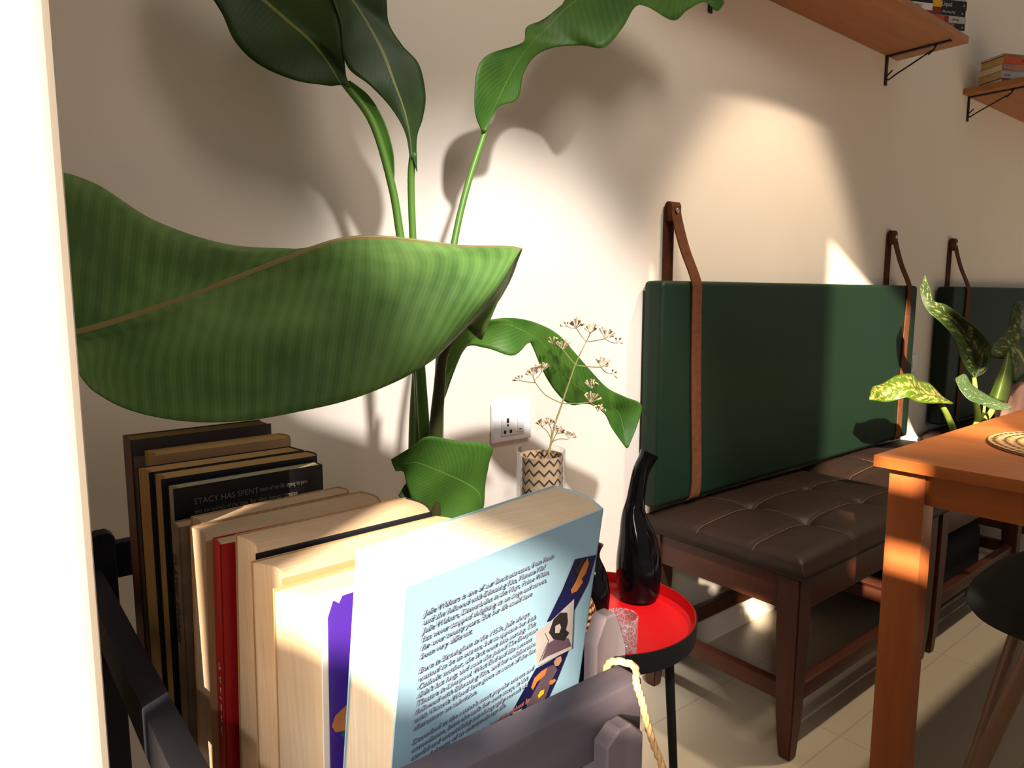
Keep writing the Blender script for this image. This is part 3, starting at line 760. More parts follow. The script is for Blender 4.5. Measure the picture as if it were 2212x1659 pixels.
fp('figure', [(1160, 590), (1195, 570), (1205, 600), (1190, 640), (1160, 640)], 'phpale', .0014, ph)
fp('figure', [(1110, 720), (1160, 690), (1260, 680), (1285, 740), (1100, 820), (1060, 850)], 'phmauve', .0011, ph)
fp('figure', [(1060, 660), (1080, 640), (1110, 700), (1070, 790), (1040, 860), (1030, 790)], 'phpale', .0013, ph)
ph = fp('printed_photo', [(1270, 775), (1180, 1000), (1085, 1205), (815, 1290), (930, 1080), (1025, 912)], 'phnavy', .0005)
fp('figure', [(1175, 830), (1210, 815), (1215, 850), (1190, 890), (1165, 890), (1155, 860)], 'phskin', .0009, ph)
fp('figure', [(1110, 900), (1160, 880), (1185, 920), (1140, 1000), (1110, 1090), (1060, 1215), (930, 1240), (1000, 1100), (1050, 1010)], 'phmauve', .0007, ph)
fp('figure', [(1060, 930), (1110, 900), (1090, 960), (1030, 1010), (1000, 1070), (985, 1050), (1010, 980)], 'phorange', .0009, ph)
fp('figure', [(1165, 985), (1172, 1000), (1140, 1030), (1120, 1025), (1125, 1000)], 'phorange', .0009, ph)
fp('figure', [(1055, 1075), (1085, 1065), (1080, 1095), (1040, 1132), (1035, 1110)], 'phyellow', .0010, ph)
fp('figure', [(850, 1240), (920, 1205), (905, 1240), (850, 1262)], 'phpale', .0009, ph)

# cord tied over the right end of the front slat
xc = ony(1358, 1458, -.926).x
bm = B(); rp = [(xc-.006, -.9135, .802), (xc-.005, -.9145, .818), (xc-.003, -.919, .8232), (xc, -.930, .8236), ony(1375, 1477, -.9385), ony(1386, 1512, -.9395), ony(1397, 1560, -.940), ony(1412, 1608, -.941), ony(1432, 1659, -.942), ony(1456, 1730, -.943)]
P = catmull([Vector(p) for p in rp], 60)
for s in range(3):
    q = []
    for i, p in enumerate(P):
        tn = (P[min(i+1, 59)]-P[max(i-1, 0)]).normalized(); a = tn.cross(Vector((0, 1, 0))).normalized(); b = tn.cross(a); an = i*.8+s*2.094
        q.append(p+(a*math.cos(an)+b*math.sin(an))*.0009)
    tube(bm, q, .00125, 7)
tag(mesh_obj('cord', bm, M['cord'], origin=rp[3], angle=180), 'cream braided cord hanging over the end of the rack front slat', 'cord')

# ================================================================ red tray table and the things on it
TC = Vector((.873, -.326, 0)); TZ = .437
tt = thing('side_table', 'low round side table with black edged red lacquer tray top', 'side table', TC)
bm = B(); r = lathe(bm, [(.0005, TZ-.002), (.155, TZ-.002), (.163, TZ+.004), (.1665, TZ+.024), (.1675, TZ+.024), (.1645, TZ-.004), (.0005, TZ-.006)], TC, 72); mesh_obj('tray', bm, M['red'], tt, angle=30)
bm = B(); r = lathe(bm, [(.1640, TZ-.012), (.1685, TZ-.012), (.1700, TZ+.0235), (.1682, TZ+.0235), (.1655, TZ-.004), (.1640, TZ-.012)], TC, 72); mesh_obj('rim', bm, M['black'], tt, angle=30)
for a in (35, 125, 215, 305):
    c, s = math.cos(R(a)), math.sin(R(a)); bm = B()
    tube(bm, [TC+Vector((c*.148, s*.148, 0)), TC+Vector((c*.120, s*.120, TZ-.006))], [.007, .009], 10); mesh_obj('leg', bm, M['black'], tt)
bm = B(); tube(bm, [TC+Vector((.13*math.cos(2*math.pi*i/40), .13*math.sin(2*math.pi*i/40), TZ-.012)) for i in range(41)], .006, 8); mesh_obj('support_ring', bm, M['black'], tt)

def px_vase(name, label, base_px, prof, mat, rim=True, group=None):
    """vase turned along a bent axis; prof = (axis px, py, radius px)"""
    b = onz(base_px[0], base_px[1], TZ-.0005); d = (b-CAM).dot(FW)
    pts = [at(x, y, d) for x, y, r in prof]; rr = [r/F*d for x, y, r in prof]
    dz = TZ-.0005-pts[0].z
    for p in pts: p.z += dz
    bm = B(); n = 36; res = 48
    P = catmull(pts, res); Q = [max(.001, v.x) for v in catmull([Vector((r, 0, 0)) for r in rr], res)]
    rings = []
    def ring(p, r_, t):
        a = (RT-t*RT.dot(t)).normalized(); b_ = t.cross(a)
        return [bm.verts.new(p+(a*math.cos(2*math.pi*k/n)+b_*math.sin(2*math.pi*k/n))*r_) for k in range(n)]
    T_ = [(P[min(i+1, res-1)]-P[max(i-1, 0)]).normalized() for i in range(res)]; 
    for i in range(10): T_[i] = T_[i].lerp(Vector((0, 0, 1)), 1-max(0, i-4)/6).normalized()
    rings.append(ring(P[0], Q[0]*.85, T_[0]))
    for i in range(res): rings.append(ring(P[i]+Vector((0, 0, .0005+ (.004 if i == 0 else .004 if i < 2 else 0))), Q[i], T_[i]))
    for i in range(res-1, res-14, -1): rings.append(ring(P[i], max(.001, Q[i]-.0035), T_[i]))
    for a, c in zip(rings, rings[1:]):
        for k in range(n): bm.faces.new((a[k], a[(k+1) % n], c[(k+1) % n], c[k]))
    bm.faces.new(rings[0][::-1]); bm.faces.new(rings[-1])
    return tag(mesh_obj(name, bm, mat, origin=pts[0], angle=70), label, 'vase', group)
px_vase('bent_vase', 'tall glossy black ceramic vase with a bent neck on the red tray', (1379, 1290),
        [(1378, 1322, 40), (1378, 1300, 46), (1379, 1250, 48.5), (1377, 1200, 42), (1369, 1149, 28), (1372, 1116, 20.5), (1377, 1083, 18.5), (1384, 1049, 18), (1397, 1023, 19), (1403, 1010, 21)], M['blackglass'])
px_vase('small_vase', 'small glossy black vase with a flared lip, half behind the pale blue book', (1287, 1345),
        [(1285, 1362, 22), (1285, 1340, 28), (1286, 1295, 31), (1286, 1255, 24), (1283, 1222, 13), (1283, 1205, 14), (1285, 1190, 19)], M['blackglass'])
# crackled tumbler
g = onz(1341, 1408, TZ-.0005); d = (g-CAM).dot(FW); rg = 35.5/F*d; hg = 84/F*d
bm = B(); r = lathe(bm, [(rg*.92, 0), (rg*.97, .003), (rg, hg*.5), (rg, hg-.001), (rg-.001, hg), (rg-.0025, hg-.001), (rg-.003, hg*.5), (rg-.004, .007), (rg*.5, .006)], g, 40); disc_caps(bm, r)
tag(mesh_obj('tumbler', bm, M['crackle'], origin=g, angle=50), 'short clear crackled glass tumbler at the front of the red tray', 'glass')
# wicker ball
b0 = onz(1236, 1392, TZ-.0005); d = (b0-CAM).dot(FW); rx, rz_ = 52/F*d, 64/F*d
bm = B(); lathe(bm, [(max(.0006, rx*math.sin(math.pi*i/24)), rz_*(1-math.cos(math.pi*i/24))) for i in range(25)], b0, 48, uv=True)
tag(mesh_obj('wicker_ball', bm, M['rattan'], origin=b0, angle=180), 'brown woven rattan oval ball on the red tray beside the pale blue book', 'ornament')
# glass cylinder vase with a burlap sleeve
vb = Vector((.778, -.268, TZ-.0005)); vc, vd = Vector((.778, -.268, 0)), (Vector((.778, -.268, .8))-CAM).dot(FW)
vtop = at(1172, 972, vd).z; rv = 53.5/F*vd; hv = vtop-vb.z
vt = thing('vase', 'clear glass cylinder vase lined with zigzag burlap below the wall socket', 'vase', vb)
bm = B(); r = lathe(bm, [(rv-.001, 0), (rv, .002), (rv, hv-.001), (rv-.001, hv), (rv-.002, hv-.001), (rv-.002, .006), (.001, .006)], vb, 56); disc_caps(bm, r); mesh_obj('glass', bm, M['glass'], vt, angle=50)
off = Vector((RT.x, RT.y, 0))*(5/F*vd); rs = 46/F*vd
bm = B(); r = lathe(bm, [(rs, .008), (rs, hv*.5), (rs, hv-.009), (rs-.0012, hv-.009), (rs-.0012, .008), (rs, .008)], vb+off*.5, 64, uv=True); mesh_obj('sleeve', bm, M['zigzag'], vt, angle=50)
bm = bpy.data.objects['sleeve'].data
# (uv rows run along the profile: only the outer wall shows the whole pattern)
ul = bm.uv_layers[0].data
for l in bm.loops:
    co = bm.vertices[l.vertex_index].co; ul[l.index].uv.y = co.z/.22

# dried flower stem in the vase
fb = vb+off*.2
df = thing('dried_flower_stem', 'dried branching stem with small cream florets standing in the glass vase', 'dried flowers', (fb.x, fb.y, vb.z+.007))
def zf(x, y, dd=0): return at(1000+x*.28928, 640+y*.28928, vd+dd)
bm = B()
tube(bm, [fb+Vector((0, 0, .009)), zf(638, 1240), zf(645, 1170), zf(680, 980), zf(740, 800), zf(840, 510), zf(920, 340)], [.0018, .0018, .0018, .0017, .0016, .0013, .001], 7, 40)
mesh_obj('stem', bm, M['stem'], df)
BR = [([(740, 800), (620, 740), (545, 650), (525, 600)], .0009), ([(740, 800), (860, 802), (950, 790)], .0009), ([(840, 510), (790, 455), (745, 395)], .0009), ([(845, 515), (930, 525), (1030, 530)], .0009),
      ([(920, 340), (880, 290), (845, 235)], .0009), ([(920, 340), (945, 290), (950, 265)], .0009), ([(920, 340), (1000, 330), (1065, 315)], .0009), ([(660, 1070), (630, 1010), (590, 975)], .0008),
      ([(655, 1060), (660, 1000), (645, 960)], .0008), ([(655, 1120), (690, 1040), (715, 1000)], .0008), ([(660, 1090), (720, 1065), (785, 1068)], .0008), ([(530, 630), (570, 590), (590, 555)], .0007), ([(540, 645), (470, 638), (430, 630)], .0007),
      ([(1030, 530), (1070, 570), (1110, 578)], .0007), ([(950, 790), (985, 820), (1010, 860)], .0007), ([(950, 790), (955, 730), (965, 680)], .0007), ([(845, 240), (800, 235), (775, 225)], .0006), ([(1065, 320), (1110, 345), (1150, 350)], .0006), ([(745, 395), (715, 380), (680, 355)], .0006)]
for i, (pts, r_) in enumerate(BR):
    bm = B(); o_ = random.uniform(-.012, .012)
    tube(bm, [zf(*p, o_*k/(len(pts)-1)) for k, p in enumerate(pts)], r_, 6, 12); mesh_obj('branch', bm, M['stem'], df)
CL = [(525, 600, 9, -.25, 1), (950, 790, 8, .35, 1), (745, 400, 9, .15, 1), (1030, 530, 8, .45, 1), (845, 240, 10, .1, 1), (950, 280, 9, .1, 1), (1060, 315, 8, .35, 1), (590, 975, 6, -.1, .8), (645, 965, 6, .05, .8), (700, 1030, 9, .4, .9), (790, 1065, 6, .3, .7),
      (590, 560, 7, .1, .8), (430, 632, 4, -.6, .7), (1110, 578, 3, 1.2, .6), (1010, 860, 5, .5, .7), (965, 690, 8, .1, .9), (775, 225, 3, -.5, .6), (1150, 350, 3, .6, .6), (680, 355, 4, -.4, .7)]
for cx, cy, n, lean, sc in CL:
    bm = B()
    for q in range(n):
        a = lean+(q/(n-1)-.5)*1.7+random.uniform(-.12, .12); L = 75*sc*random.uniform(.75, 1.15); dz = random.uniform(-.014, .014)*sc
        o0 = zf(cx, cy); ex, ey = cx+math.sin(a)*L, cy-math.cos(a)*L
        e_ = zf(ex, ey, dz); mid = zf(cx+math.sin(a)*L*.55, cy-math.cos(a)*L*.5, dz*.6)
        tube(bm, [o0, mid], .0004, 5); tube(bm, [mid, mid.lerp(e_, .3), mid.lerp(e_, .8), e_], [.0005, .0014, .0017, .0026], 7)
    mesh_obj('floret_cluster', bm, M['floret'], df)

# ================================================================ banana plant in a pot
PC = Vector((.59, -.235, 0))
bp = thing('banana_plant', 'tall potted plant with huge broad green leaves behind the book rack', 'plant', PC)
bm = B(); r = lathe(bm, [(.10, 0), (.135, .26), (.145, .262), (.145, .30), (.130, .30), (.125, .27)], PC, 48); disc_caps(bm, r); mesh_obj('pot', bm, M['terracotta'], bp, angle=30)
bm = B(); r = lathe(bm, [(.127, .27), (.08, .285), (.001, .288)], PC, 32); bm.faces.new(r[0][::-1]); mesh_obj('soil', bm, M['soil'], bp)
def stalk(pts, rad, mat, res=40, root=True, name='stalk'):
    p = [at(*q) for q in pts]
    if root: p = [PC+Vector(((p[0].x-PC.x)*.3, (p[0].y-PC.y)*.3, .28))]+p; rad = [rad[0]]+list(rad)
    bm = B(); tube(bm, p, rad, 12, res); return mesh_obj(name, bm, mat, bp)
D0 = 1.09
stalk([(938, 1120, D0-.01), (940, 960, D0-.02), (948, 850, D0-.04), (960, 760, D0-.07), (1010, 680, .98), (1060, 590, .93)], [.012, .011, .009, .007, .006, .004], M['darkstalk'])       # big near leaf
stalk([(925, 1120, D0), (918, 960, D0), (908, 800, D0), (896, 600, D0), (888, 400, D0-.01), (893, 330, D0-.02)], [.011, .0095, .008, .006, .0055, .006], M['greenstalk'])
stalk([(915, 1120, D0+.02), (912, 960, D0+.02), (900, 760, D0+.01), (866, 520, D0), (846, 400, D0-.01), (805, 265, D0-.03), (745, 180, D0-.05)], [.011, .010, .008, .0065, .0062, .006, .006], M['greenstalk'])
stalk([(944, 1120, D0+.03), (946, 960, D0+.04), (955, 700, D0+.06), (982, 520, D0+.09), (1010, 400, D0+.11), (1048, 282, D0+.13)], [.011, .009, .007, .0058, .0055, .005], M['greenstalk'])
stalk([(900, 1120, D0+.03), (897, 960, D0+.03), (897, 860, D0+.03), (905, 700, D0+.03)], [.013, .011, .008, .004], M['greenstalk'])
stalk([(948, 1120, D0+.0), (945, 1000, D0), (950, 860, D0), (985, 770, D0+.02), (1030, 715, D0+.05)], [.009, .008, .007, .006, .004], M['greenstalk'])
# big near leaf: rows run far edge - midrib - near edge, from the base (right) to the tip (left)
def zl(x, y, d): return (100+x*.36157, 350+y*.36157, d)
def zr(x, y, d): return (700+x*.40984, 450+y*.40984, d)
leaf(bp, [
    [(1000, 700, 1.00), (1016, 716, .985), (1034, 732, .965), (1040, 731, .95), (1022, 700, .93), (990, 722, .90), (960, 750, .86)],
    [(1050, 670, 1.02), (1082, 642, 1.00), (1098, 600, .975), (1112, 560, .94), (1080, 620, .88), (1010, 700, .84), (938, 775, .79)],
    [(1060, 615, 1.02), (1098, 575, 1.00), (1114, 545, .965), (1114, 537, .93), (1065, 590, .86), (965, 700, .79), (860, 822, .72)],
    [(960, 600, 1.0), (985, 555, .98), (1000, 535, .95), (985, 532, .91), (950, 570, .83), (850, 700, .74), (760, 862, .665)],
    [(840, 590, .97), (850, 545, .955), (850, 522, .93), (835, 516, .88), (790, 575, .79), (715, 720, .69), (640, 890, .62)],
    [(680, 543, .94), (700, 538, .92), (720, 528, .89), (730, 522, .84), (680, 590, .75), (590, 740, .655), (530, 908, .585)],
    [(500, 530, .88), (520, 540, .85), (570, 550, .82), (600, 568, .78), (545, 640, .70), (460, 765, .615), (410, 910, .555)],
    [(340, 480, .80), (380, 510, .78), (430, 560, .75), (465, 620, .71), (410, 680, .64), (335, 790, .575), (290, 888, .525)],
    [(200, 395, .70), (240, 450, .685), (290, 560, .66), (330, 668, .635), (290, 720, .59), (230, 805, .54), (205, 845, .505)],
    [(90, 385, .60), (120, 460, .59), (150, 580, .575), (190, 712, .56), (170, 745, .535), (155, 775, .51), (150, 790, .495)],
    [(20, 560, .53), (25, 600, .53), (35, 660, .52), (45, 740, .51), (42, 750, .50), (40, 755, .495), (38, 760, .49)],
], M['leaf'], 49, 90)
bm = B(); tube(bm, [at(*p) for p in [(1114, 540, .945), (1000, 533, .927), (835, 514, .893), (730, 520, .852), (600, 566, .788), (465, 618, .716), (330, 666, .640), (190, 710, .562), (45, 738, .512)]], [.001, .002, .0028, .003, .003, .0028, .0025, .002, .001], 8, 60)
mesh_obj('midrib', bm, plain('tan midrib', (150, 124, 76), .5, .2, 40, .1), bp)
# upper left leaf, seen from below
leaf(bp, [
    [(716, 186, 1.03), (738, 184, 1.03), (758, 190, 1.03)],
    [(640, 174, 1.00), (705, 130, 1.02), (748, 165, 1.03)],
    [(560, 140, .98), (668, 85, 1.0), (745, 140, 1.02)],
    [(508, 90, .96), (625, 48, .99), (742, 100, 1.01)],
    [(480, 30, .95), (575, 5, .98), (735, 30, 1.0)],
    [(445, -30, .93), (515, -45, .97), (720, -60, .99)],
    [(420, -110, .92), (450, -110, .95), (640, -150, .97)],
    [(400, -200, .92), (420, -210, .93), (480, -220, .94)],
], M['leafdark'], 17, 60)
# lower strip of the same leaf along the stalk
leaf(bp, [
    [(742, 178, 1.035), (750, 176, 1.035), (756, 174, 1.035)],
    [(775, 215, 1.05), (785, 212, 1.05), (798, 208, 1.05)],
    [(805, 265, 1.06), (818, 260, 1.06), (830, 262, 1.06)],
    [(825, 320, 1.07), (838, 315, 1.07), (848, 322, 1.07)],
    [(838, 370, 1.08), (846, 365, 1.08), (852, 372, 1.08)],
    [(848, 415, 1.085), (849, 416, 1.085), (850, 417, 1.085)],
], M['leafmid'], 9, 40)
# second upper leaf
leaf(bp, [
    [(886, 350, 1.065), (890, 340, 1.065), (901, 372, 1.07)],
    [(876, 290, 1.06), (884, 285, 1.06), (900, 300, 1.07)],
    [(846, 235, 1.05), (872, 235, 1.055), (913, 255, 1.08)],
    [(800, 185, 1.03), (850, 175, 1.045), (919, 205, 1.08)],
    [(755, 150, 1.02), (828, 115, 1.04), (905, 140, 1.07)],
    [(740, 110, 1.01), (805, 70, 1.035), (868, 97, 1.06)],
    [(735, 50, 1.0), (775, 20, 1.03), (840, 50, 1.05)],
    [(715, -10, .99), (748, -20, 1.02), (834, -5, 1.04)],
    [(690, -90, .98), (710, -100, 1.01), (815, -90, 1.03)],
    [(640, -180, .97), (660, -190, .99), (740, -190, 1.01)],
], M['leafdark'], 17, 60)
# upper right leaf reaching the shelf
leaf(bp, [
    [(1040, 283, 1.21), (1046, 285, 1.21), (1052, 280, 1.21)],
    [(1027, 245, 1.19), (1064, 240, 1.22), (1075, 232, 1.23)],
    [(1026, 190, 1.18), (1085, 195, 1.23), (1118, 213, 1.25)],
    [(1034, 142, 1.18), (1108, 150, 1.24), (1130, 160, 1.26)],
    [(1060, 115, 1.20), (1130, 115, 1.25), (1155, 122, 1.27)],
    [(1128, 92, 1.24), (1155, 85, 1.26), (1195, 103, 1.28)],
    [(1138, 58, 1.26), (1180, 62, 1.28), (1255, 98, 1.29)],
    [(1180, 40, 1.28), (1215, 25, 1.29), (1305, 102, 1.28)],
    [(1214, 10, 1.30), (1245, 0, 1.31), (1345, 60, 1.30)],
    [(1240, -40, 1.33), (1290, -35, 1.34), (1372, 15, 1.33)],
    [(1280, -75, 1.36), (1340, -60, 1.37), (1400, 15, 1.36)],
    [(1330, -90, 1.40), (1400, -70, 1.41), (1455, 44, 1.40)],
    [(1400, -80, 1.44), (1450, -60, 1.45), (1485, 22, 1.44)],
    [(1450, -60, 1.47), (1500, -40, 1.48), (1522, 4, 1.47)],
    [(1500, -40, 1.50), (1545, -20, 1.51), (1548, 24, 1.50)],
    [(1540, -15, 1.52), (1560, -5, 1.525), (1564, 8, 1.52)],
], M['leafmid'], 17, 100)
# lower right leaf arching towards the green cushion
leaf(bp, [
    [(955, 800, 1.08), (950, 850, 1.09), (948, 880, 1.09)],
    [(975, 745, 1.08), (985, 775, 1.10), (962, 855, 1.10)],
    [(1010, 705, 1.09), (1025, 720, 1.12), (1000, 755, 1.12)],
    [(1062, 690, 1.13), (1085, 700, 1.15), (1050, 752, 1.14)],
    [(1110, 687, 1.17), (1120, 710, 1.18), (1108, 768, 1.15)],
    [(1160, 698, 1.22), (1148, 725, 1.21), (1140, 742, 1.19)],
    [(1205, 722, 1.27), (1172, 742, 1.24), (1150, 748, 1.22)],
    [(1240, 760, 1.32), (1205, 790, 1.28), (1172, 800, 1.25)],
    [(1275, 800, 1.36), (1240, 830, 1.32), (1200, 845, 1.29)],
    [(1312, 838, 1.40), (1280, 855, 1.37), (1232, 874, 1.33)],
    [(1350, 857, 1.43), (1310, 875, 1.41), (1270, 872, 1.37)],
    [(1385, 874, 1.45), (1335, 890, 1.44), (1305, 893, 1.41)],
    [(1378, 915, 1.45), (1345, 920, 1.45), (1322, 925, 1.43)],
    [(1358, 966, 1.44), (1354, 968, 1.44), (1350, 965, 1.44)],
], M['leafmid'], 17, 100)
# low young leaf wrapped around the stalks
leaf(bp, [
    [(845, 992, 1.03), (848, 1003, 1.03), (855, 1018, 1.03)],
    [(890, 965, 1.02), (880, 1000, 1.03), (872, 1020, 1.04)],
    [(925, 943, 1.02), (905, 1000, 1.04), (880, 1055, 1.05)],
    [(985, 952, 1.05), (955, 1020, 1.05), (895, 1090, 1.05)],
    [(1060, 962, 1.10), (1000, 1040, 1.08), (930, 1120, 1.07)],
    [(1056, 1000, 1.11), (1030, 1060, 1.10), (985, 1130, 1.08)],
    [(1048, 1045, 1.12), (1040, 1085, 1.11), (1020, 1130, 1.10)],
    [(1046, 1090, 1.12), (1040, 1110, 1.12), (1035, 1125, 1.12)],
], M['leafmid'], 17, 50)
# narrow sheath standing at the left of the stalks
leaf(bp, [
    [(885, 1110, 1.10), (895, 1110, 1.085), (910, 1110, 1.10)],
    [(890, 985, 1.11), (900, 985, 1.095), (915, 985, 1.11)],
    [(893, 900, 1.11), (904, 900, 1.10), (912, 900, 1.11)],
    [(896, 810, 1.11), (901, 800, 1.105), (906, 800, 1.11)],
], M['leafmid'], 9, 24)
leaf(bp, [
    [(860, 1070, 1.06), (880, 1100, 1.06), (885, 1130, 1.06)],
    [(885, 1040, 1.07), (905, 1090, 1.06), (905, 1140, 1.06)],
    [(930, 1060, 1.08), (930, 1100, 1.075), (930, 1150, 1.07)],
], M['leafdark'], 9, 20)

# ================================================================ wooden table and what stands on it
TX0, TX1, TYB, TYF = 1.213, 2.45, -.636, -1.40
tb = thing('dining_table', 'orange varnished wooden dining table with square legs at the right', 'table', ((TX0+TX1)/2, (TYB+TYF)/2, 0))
bm = B(); box(bm, (TX0, TYF, .730), (TX1, TYB, .75), .002); mesh_obj('tabletop', bm, M['tablewood'], tb)
lw = .058
for lx in (TX0+.028, TX1-.028-lw):
    for ly in (TYB-.016-lw, TYF+.016):
        bm = B(); box(bm, (lx, ly, 0), (lx+lw*.75, ly+lw, .7295), .002); mesh_obj('leg', bm, M['tablewoodz'], tb)
for lo, hi in (((TX0+.034, TYF+.07, .672), (TX0+.052, TYB-.07, .7295)), ((TX1-.052, TYF+.07, .672), (TX1-.034, TYB-.07, .7295)),
               ((TX0+.07, TYB-.040, .672), (TX1-.07, TYB-.022, .7295)), ((TX0+.07, TYF+.022, .672), (TX1-.07, TYF+.040, .7295))):
    bm = B(); box(bm, lo, hi, .0015); mesh_obj('apron', bm, M['tablewood'], tb)
# placemat
pc = Vector((1.545, -.872, .7505)); rp_ = .165
bm = B(); r = lathe(bm, [(.0008, .0045)]+[(rp_*i/22, .0045+.0012*math.sin(i*3.14159)) for i in range(1, 22)]+[(rp_*.985, .0045), (rp_, .003), (rp_*.99, .0005), (.0008, .0005)], pc, 72, uv=True); 
tag(mesh_obj('placemat', bm, M['seagrass'], origin=pc, angle=180), 'round woven seagrass placemat lying on the orange table', 'placemat')

# variegated plant beyond the table
DC = Vector((2.40, -.36, .4915))
dp = thing('spotted_plant', 'potted plant with cream speckled green leaves beyond the orange table', 'plant', DC)
bm = B(); r = lathe(bm, [(.060, 0), (.072, .055), (.077, .057), (.077, .070), (.068, .070), (.066, .055)], DC, 36); disc_caps(bm, r); mesh_obj('pot', bm, M['covgrey'], dp, angle=30)
bm = B(); r = lathe(bm, [(.068, .056), (.001, .062)], DC, 24); bm.faces.new(r[0][::-1]); mesh_obj('soil', bm, M['soil'], dp)
def z6(x, y, d): return (1880+x*.2411, 560+y*.2411, d)
def dstalk(pts, rad):
    p = [DC+Vector((0, 0, .060))]+[at(*q) for q in pts]; bm = B(); tube(bm, p, [rad[0]]+rad, 10, 24); mesh_obj('stalk', bm, M['diefstalk'], dp)
dstalk([z6(745, 1540, 2.05), z6(690, 1400, 2.04), z6(630, 1290, 2.02)], [.009, .0085, .007])
dstalk([z6(950, 1480, 2.10), z6(945, 1250, 2.10), z6(930, 1060, 2.10)], [.009, .008, .006])
dstalk([z6(990, 1430, 2.12), z6(1040, 1290, 2.12), z6(1200, 1330, 2.0)], [.004, .004, .003])
dstalk([z6(1060, 1400, 2.15), z6(1100, 1250, 2.15), z6(1240, 850, 2.15)], [.009, .007, .004])
leaf(dp, [[z6(*p) for p in r] for r in [
    [(740, 1285, 2.00), (745, 1290, 2.00), (735, 1300, 2.00)],
    [(650, 1230, 2.06), (650, 1262, 1.99), (640, 1290, 1.97)],
    [(530, 1110, 2.08), (560, 1225, 1.98), (540, 1292, 1.94)],
    [(430, 1085, 2.06), (450, 1200, 1.96), (420, 1278, 1.92)],
    [(375, 1028, 2.02), (360, 1150, 1.94), (325, 1238, 1.91)],
    [(240, 1040, 1.98), (235, 1165, 1.93), (240, 1262, 1.92)],
    [(100, 1115, 1.97), (110, 1180, 1.93), (130, 1282, 1.93)],
    [(20, 1145, 1.97), (30, 1200, 1.95), (50, 1270, 1.95)],
    [(-10, 1235, 1.97), (-12, 1245, 1.96), (-10, 1258, 1.96)]]], M['diefA'], 17, 50)
leaf(dp, [[z6(*p) for p in r] for r in [
    [(925, 1065, 2.10), (930, 1068, 2.10), (940, 1062, 2.10)],
    [(865, 985, 2.08), (960, 960, 2.11), (1050, 985, 2.09)],
    [(800, 860, 2.06), (940, 820, 2.10), (1082, 800, 2.07)],
    [(745, 700, 2.05), (860, 670, 2.09), (990, 650, 2.06)],
    [(640, 575, 2.05), (730, 540, 2.08), (850, 535, 2.06)],
    [(530, 480, 2.06), (600, 440, 2.07), (690, 412, 2.07)],
    [(470, 400, 2.08), (510, 370, 2.08), (572, 372, 2.08)],
    [(442, 270, 2.10), (485, 270, 2.10), (548, 265, 2.10)],
    [(465, 200, 2.11), (485, 200, 2.11), (512, 200, 2.11)],
    [(488, 140, 2.12), (491, 138, 2.12), (495, 142, 2.12)]]], M['diefB'], 17, 50)
leaf(dp, [[z6(*p) for p in r] for r in [
    [(1262, 1325, 1.96), (1262, 1335, 1.96), (1250, 1345, 1.96)],
    [(1180, 1280, 1.98), (1170, 1315, 1.96), (1130, 1350, 1.95)],
    [(1050, 1215, 2.0), (1020, 1260, 1.97), (990, 1300, 1.95)],
    [(920, 1130, 2.0), (900, 1190, 1.97), (890, 1265, 1.95)],
    [(850, 1030, 2.0), (830, 1110, 1.98), (810, 1180, 1.96)],
    [(765, 1062, 1.99), (762, 1070, 1.98), (765, 1085, 1.97)]]], M['diefC'], 13, 40)
leaf(dp, [[z6(*p) for p in r] for r in [
    [(1235, 900, 2.16), (1240, 920, 2.15), (1260, 1000, 2.14)],
    [(1085, 870, 2.18), (1245, 850, 2.15), (1285, 1110, 2.12)],
    [(1085, 780, 2.19), (1265, 770, 2.15), (1370, 1060, 2.11)],
    [(1160, 690, 2.19), (1300, 680, 2.15), (1440, 980, 2.11)],
    [(1235, 590, 2.19), (1340, 590, 2.15), (1480, 860, 2.11)],
    [(1285, 400, 2.19), (1390, 470, 2.16), (1500, 700, 2.12)],
    [(1380, 370, 2.19), (1440, 390, 2.17), (1500, 500, 2.14)],
    [(1470, 300, 2.18), (1475, 300, 2.18), (1480, 310, 2.18)]]], M['diefB'], 17, 50)
leaf(dp, [[z6(*p) for p in r] for r in [
    [(1055, 1225, 2.10), (1140, 1260, 2.06), (1230, 1290, 2.10)],
    [(1110, 1100, 2.10), (1180, 1120, 2.06), (1262, 1170, 2.10)],
    [(1180, 950, 2.11), (1220, 970, 2.08), (1270, 1040, 2.11)],
    [(1222, 850, 2.12), (1238, 850, 2.11), (1258, 920, 2.12)],
    [(1233, 828, 2.12), (1235, 828, 2.12), (1238, 830, 2.12)]]], M['diefE'], 13, 30)

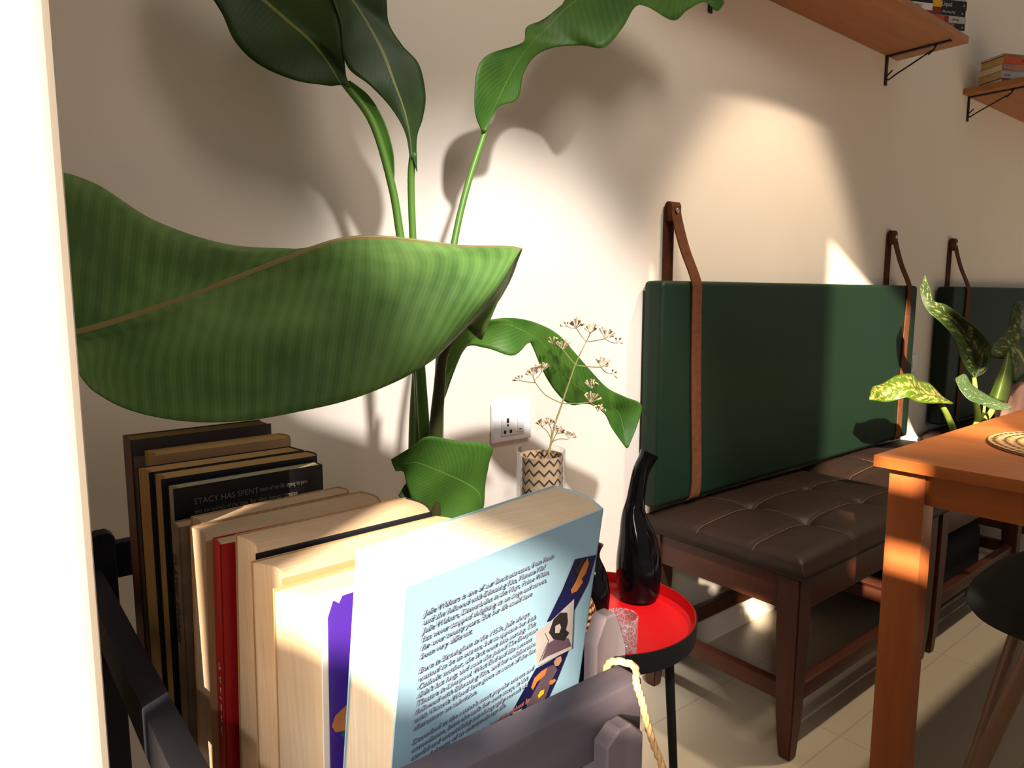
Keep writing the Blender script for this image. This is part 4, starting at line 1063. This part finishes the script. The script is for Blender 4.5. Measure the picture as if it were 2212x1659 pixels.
# pink patterned cloth bundle beyond the table
pk = at(2196, 872, 2.16)
bm = B(); bmesh.ops.create_icosphere(bm, subdivisions=4, radius=1)
for v in bm.verts:
    p = v.co; k_ = 1+.10*math.sin(5*p.x+3*p.z)+.08*math.sin(7*p.y-4*p.z+1)
    v.co = Vector((p.x*.075*k_, p.y*.05*k_, p.z*.125*k_))
zm = min(v.co.z for v in bm.verts)
for v in bm.verts: v.co += Vector((pk.x, pk.y, .492-zm))
tag(mesh_obj('cushion', bm, M['pink'], origin=(pk.x, pk.y, .492), angle=180), 'pinkish mottled fabric cushion behind the spotted plant at the right edge', 'cushion')

# bag under the bench
bm = B(); box(bm, (2.33, -.35, .0), (2.77, -.10, .235), .04, 4)
for v in bm.verts: v.co.x += .01*math.sin(v.co.z*30+v.co.y*20)
for v in bm.verts: v.co.z = max(v.co.z, 0)
tag(mesh_obj('bag', bm, M['bag'], origin=(2.62, -.25, 0)), 'black cloth bag on the floor under the bench behind the table', 'bag')

# ================================================================ chair tucked under the table
cc = Vector((1.66, -.90, 0))
ch = thing('chair', 'folding chair with dark woven seat and brown tube leg by the table', 'chair', cc)
bm = B()
def se(a, n=3.2): c, s = math.cos(a), math.sin(a); return (abs(c)**(2/n)*(1 if c > 0 else -1), abs(s)**(2/n)*(1 if s > 0 else -1))
rings = []
for sc, z_ in ((.80, .418), (.95, .424), (1.0, .440), (.97, .456), (.85, .464), (.5, .462), (.02, .458)):
    rings.append([bm.verts.new((cc.x+se(2*math.pi*k/56)[0]*.265*sc, cc.y+se(2*math.pi*k/56)[1]*.215*sc, z_)) for k in range(56)])
for a, b in zip(rings, rings[1:]):
    for k_ in range(56): bm.faces.new((a[k_], a[(k_+1) % 56], b[(k_+1) % 56], b[k_]))
bm.faces.new(rings[0][::-1]); bm.faces.new(rings[-1])
mesh_obj('seat', bm, M['chairpad'], ch, angle=60)
lt = at(2236, 1395, 1.12); lb = at(2040, 1810, 1.20)
kk = (0-lt.z)/(lb.z-lt.z); lb = lt.lerp(lb, kk)
lt2 = lb.lerp(lt, 1.0)
def cleg(a, b):
    bm = B(); tube(bm, [a, a.lerp(b, .5), b], .0125, 14); mesh_obj('leg', bm, M['chairleg'], ch)
cleg(lt, lb)
dy = Vector((0, -.34, 0)); cleg(lt+Vector((0, -.30, 0)), lb+Vector((0, -.36, 0)))
cleg(Vector((1.86, -.73, .425)), Vector((1.50, -.72, .0125))); cleg(Vector((1.86, -1.07, .425)), Vector((1.50, -1.07, .0125)))
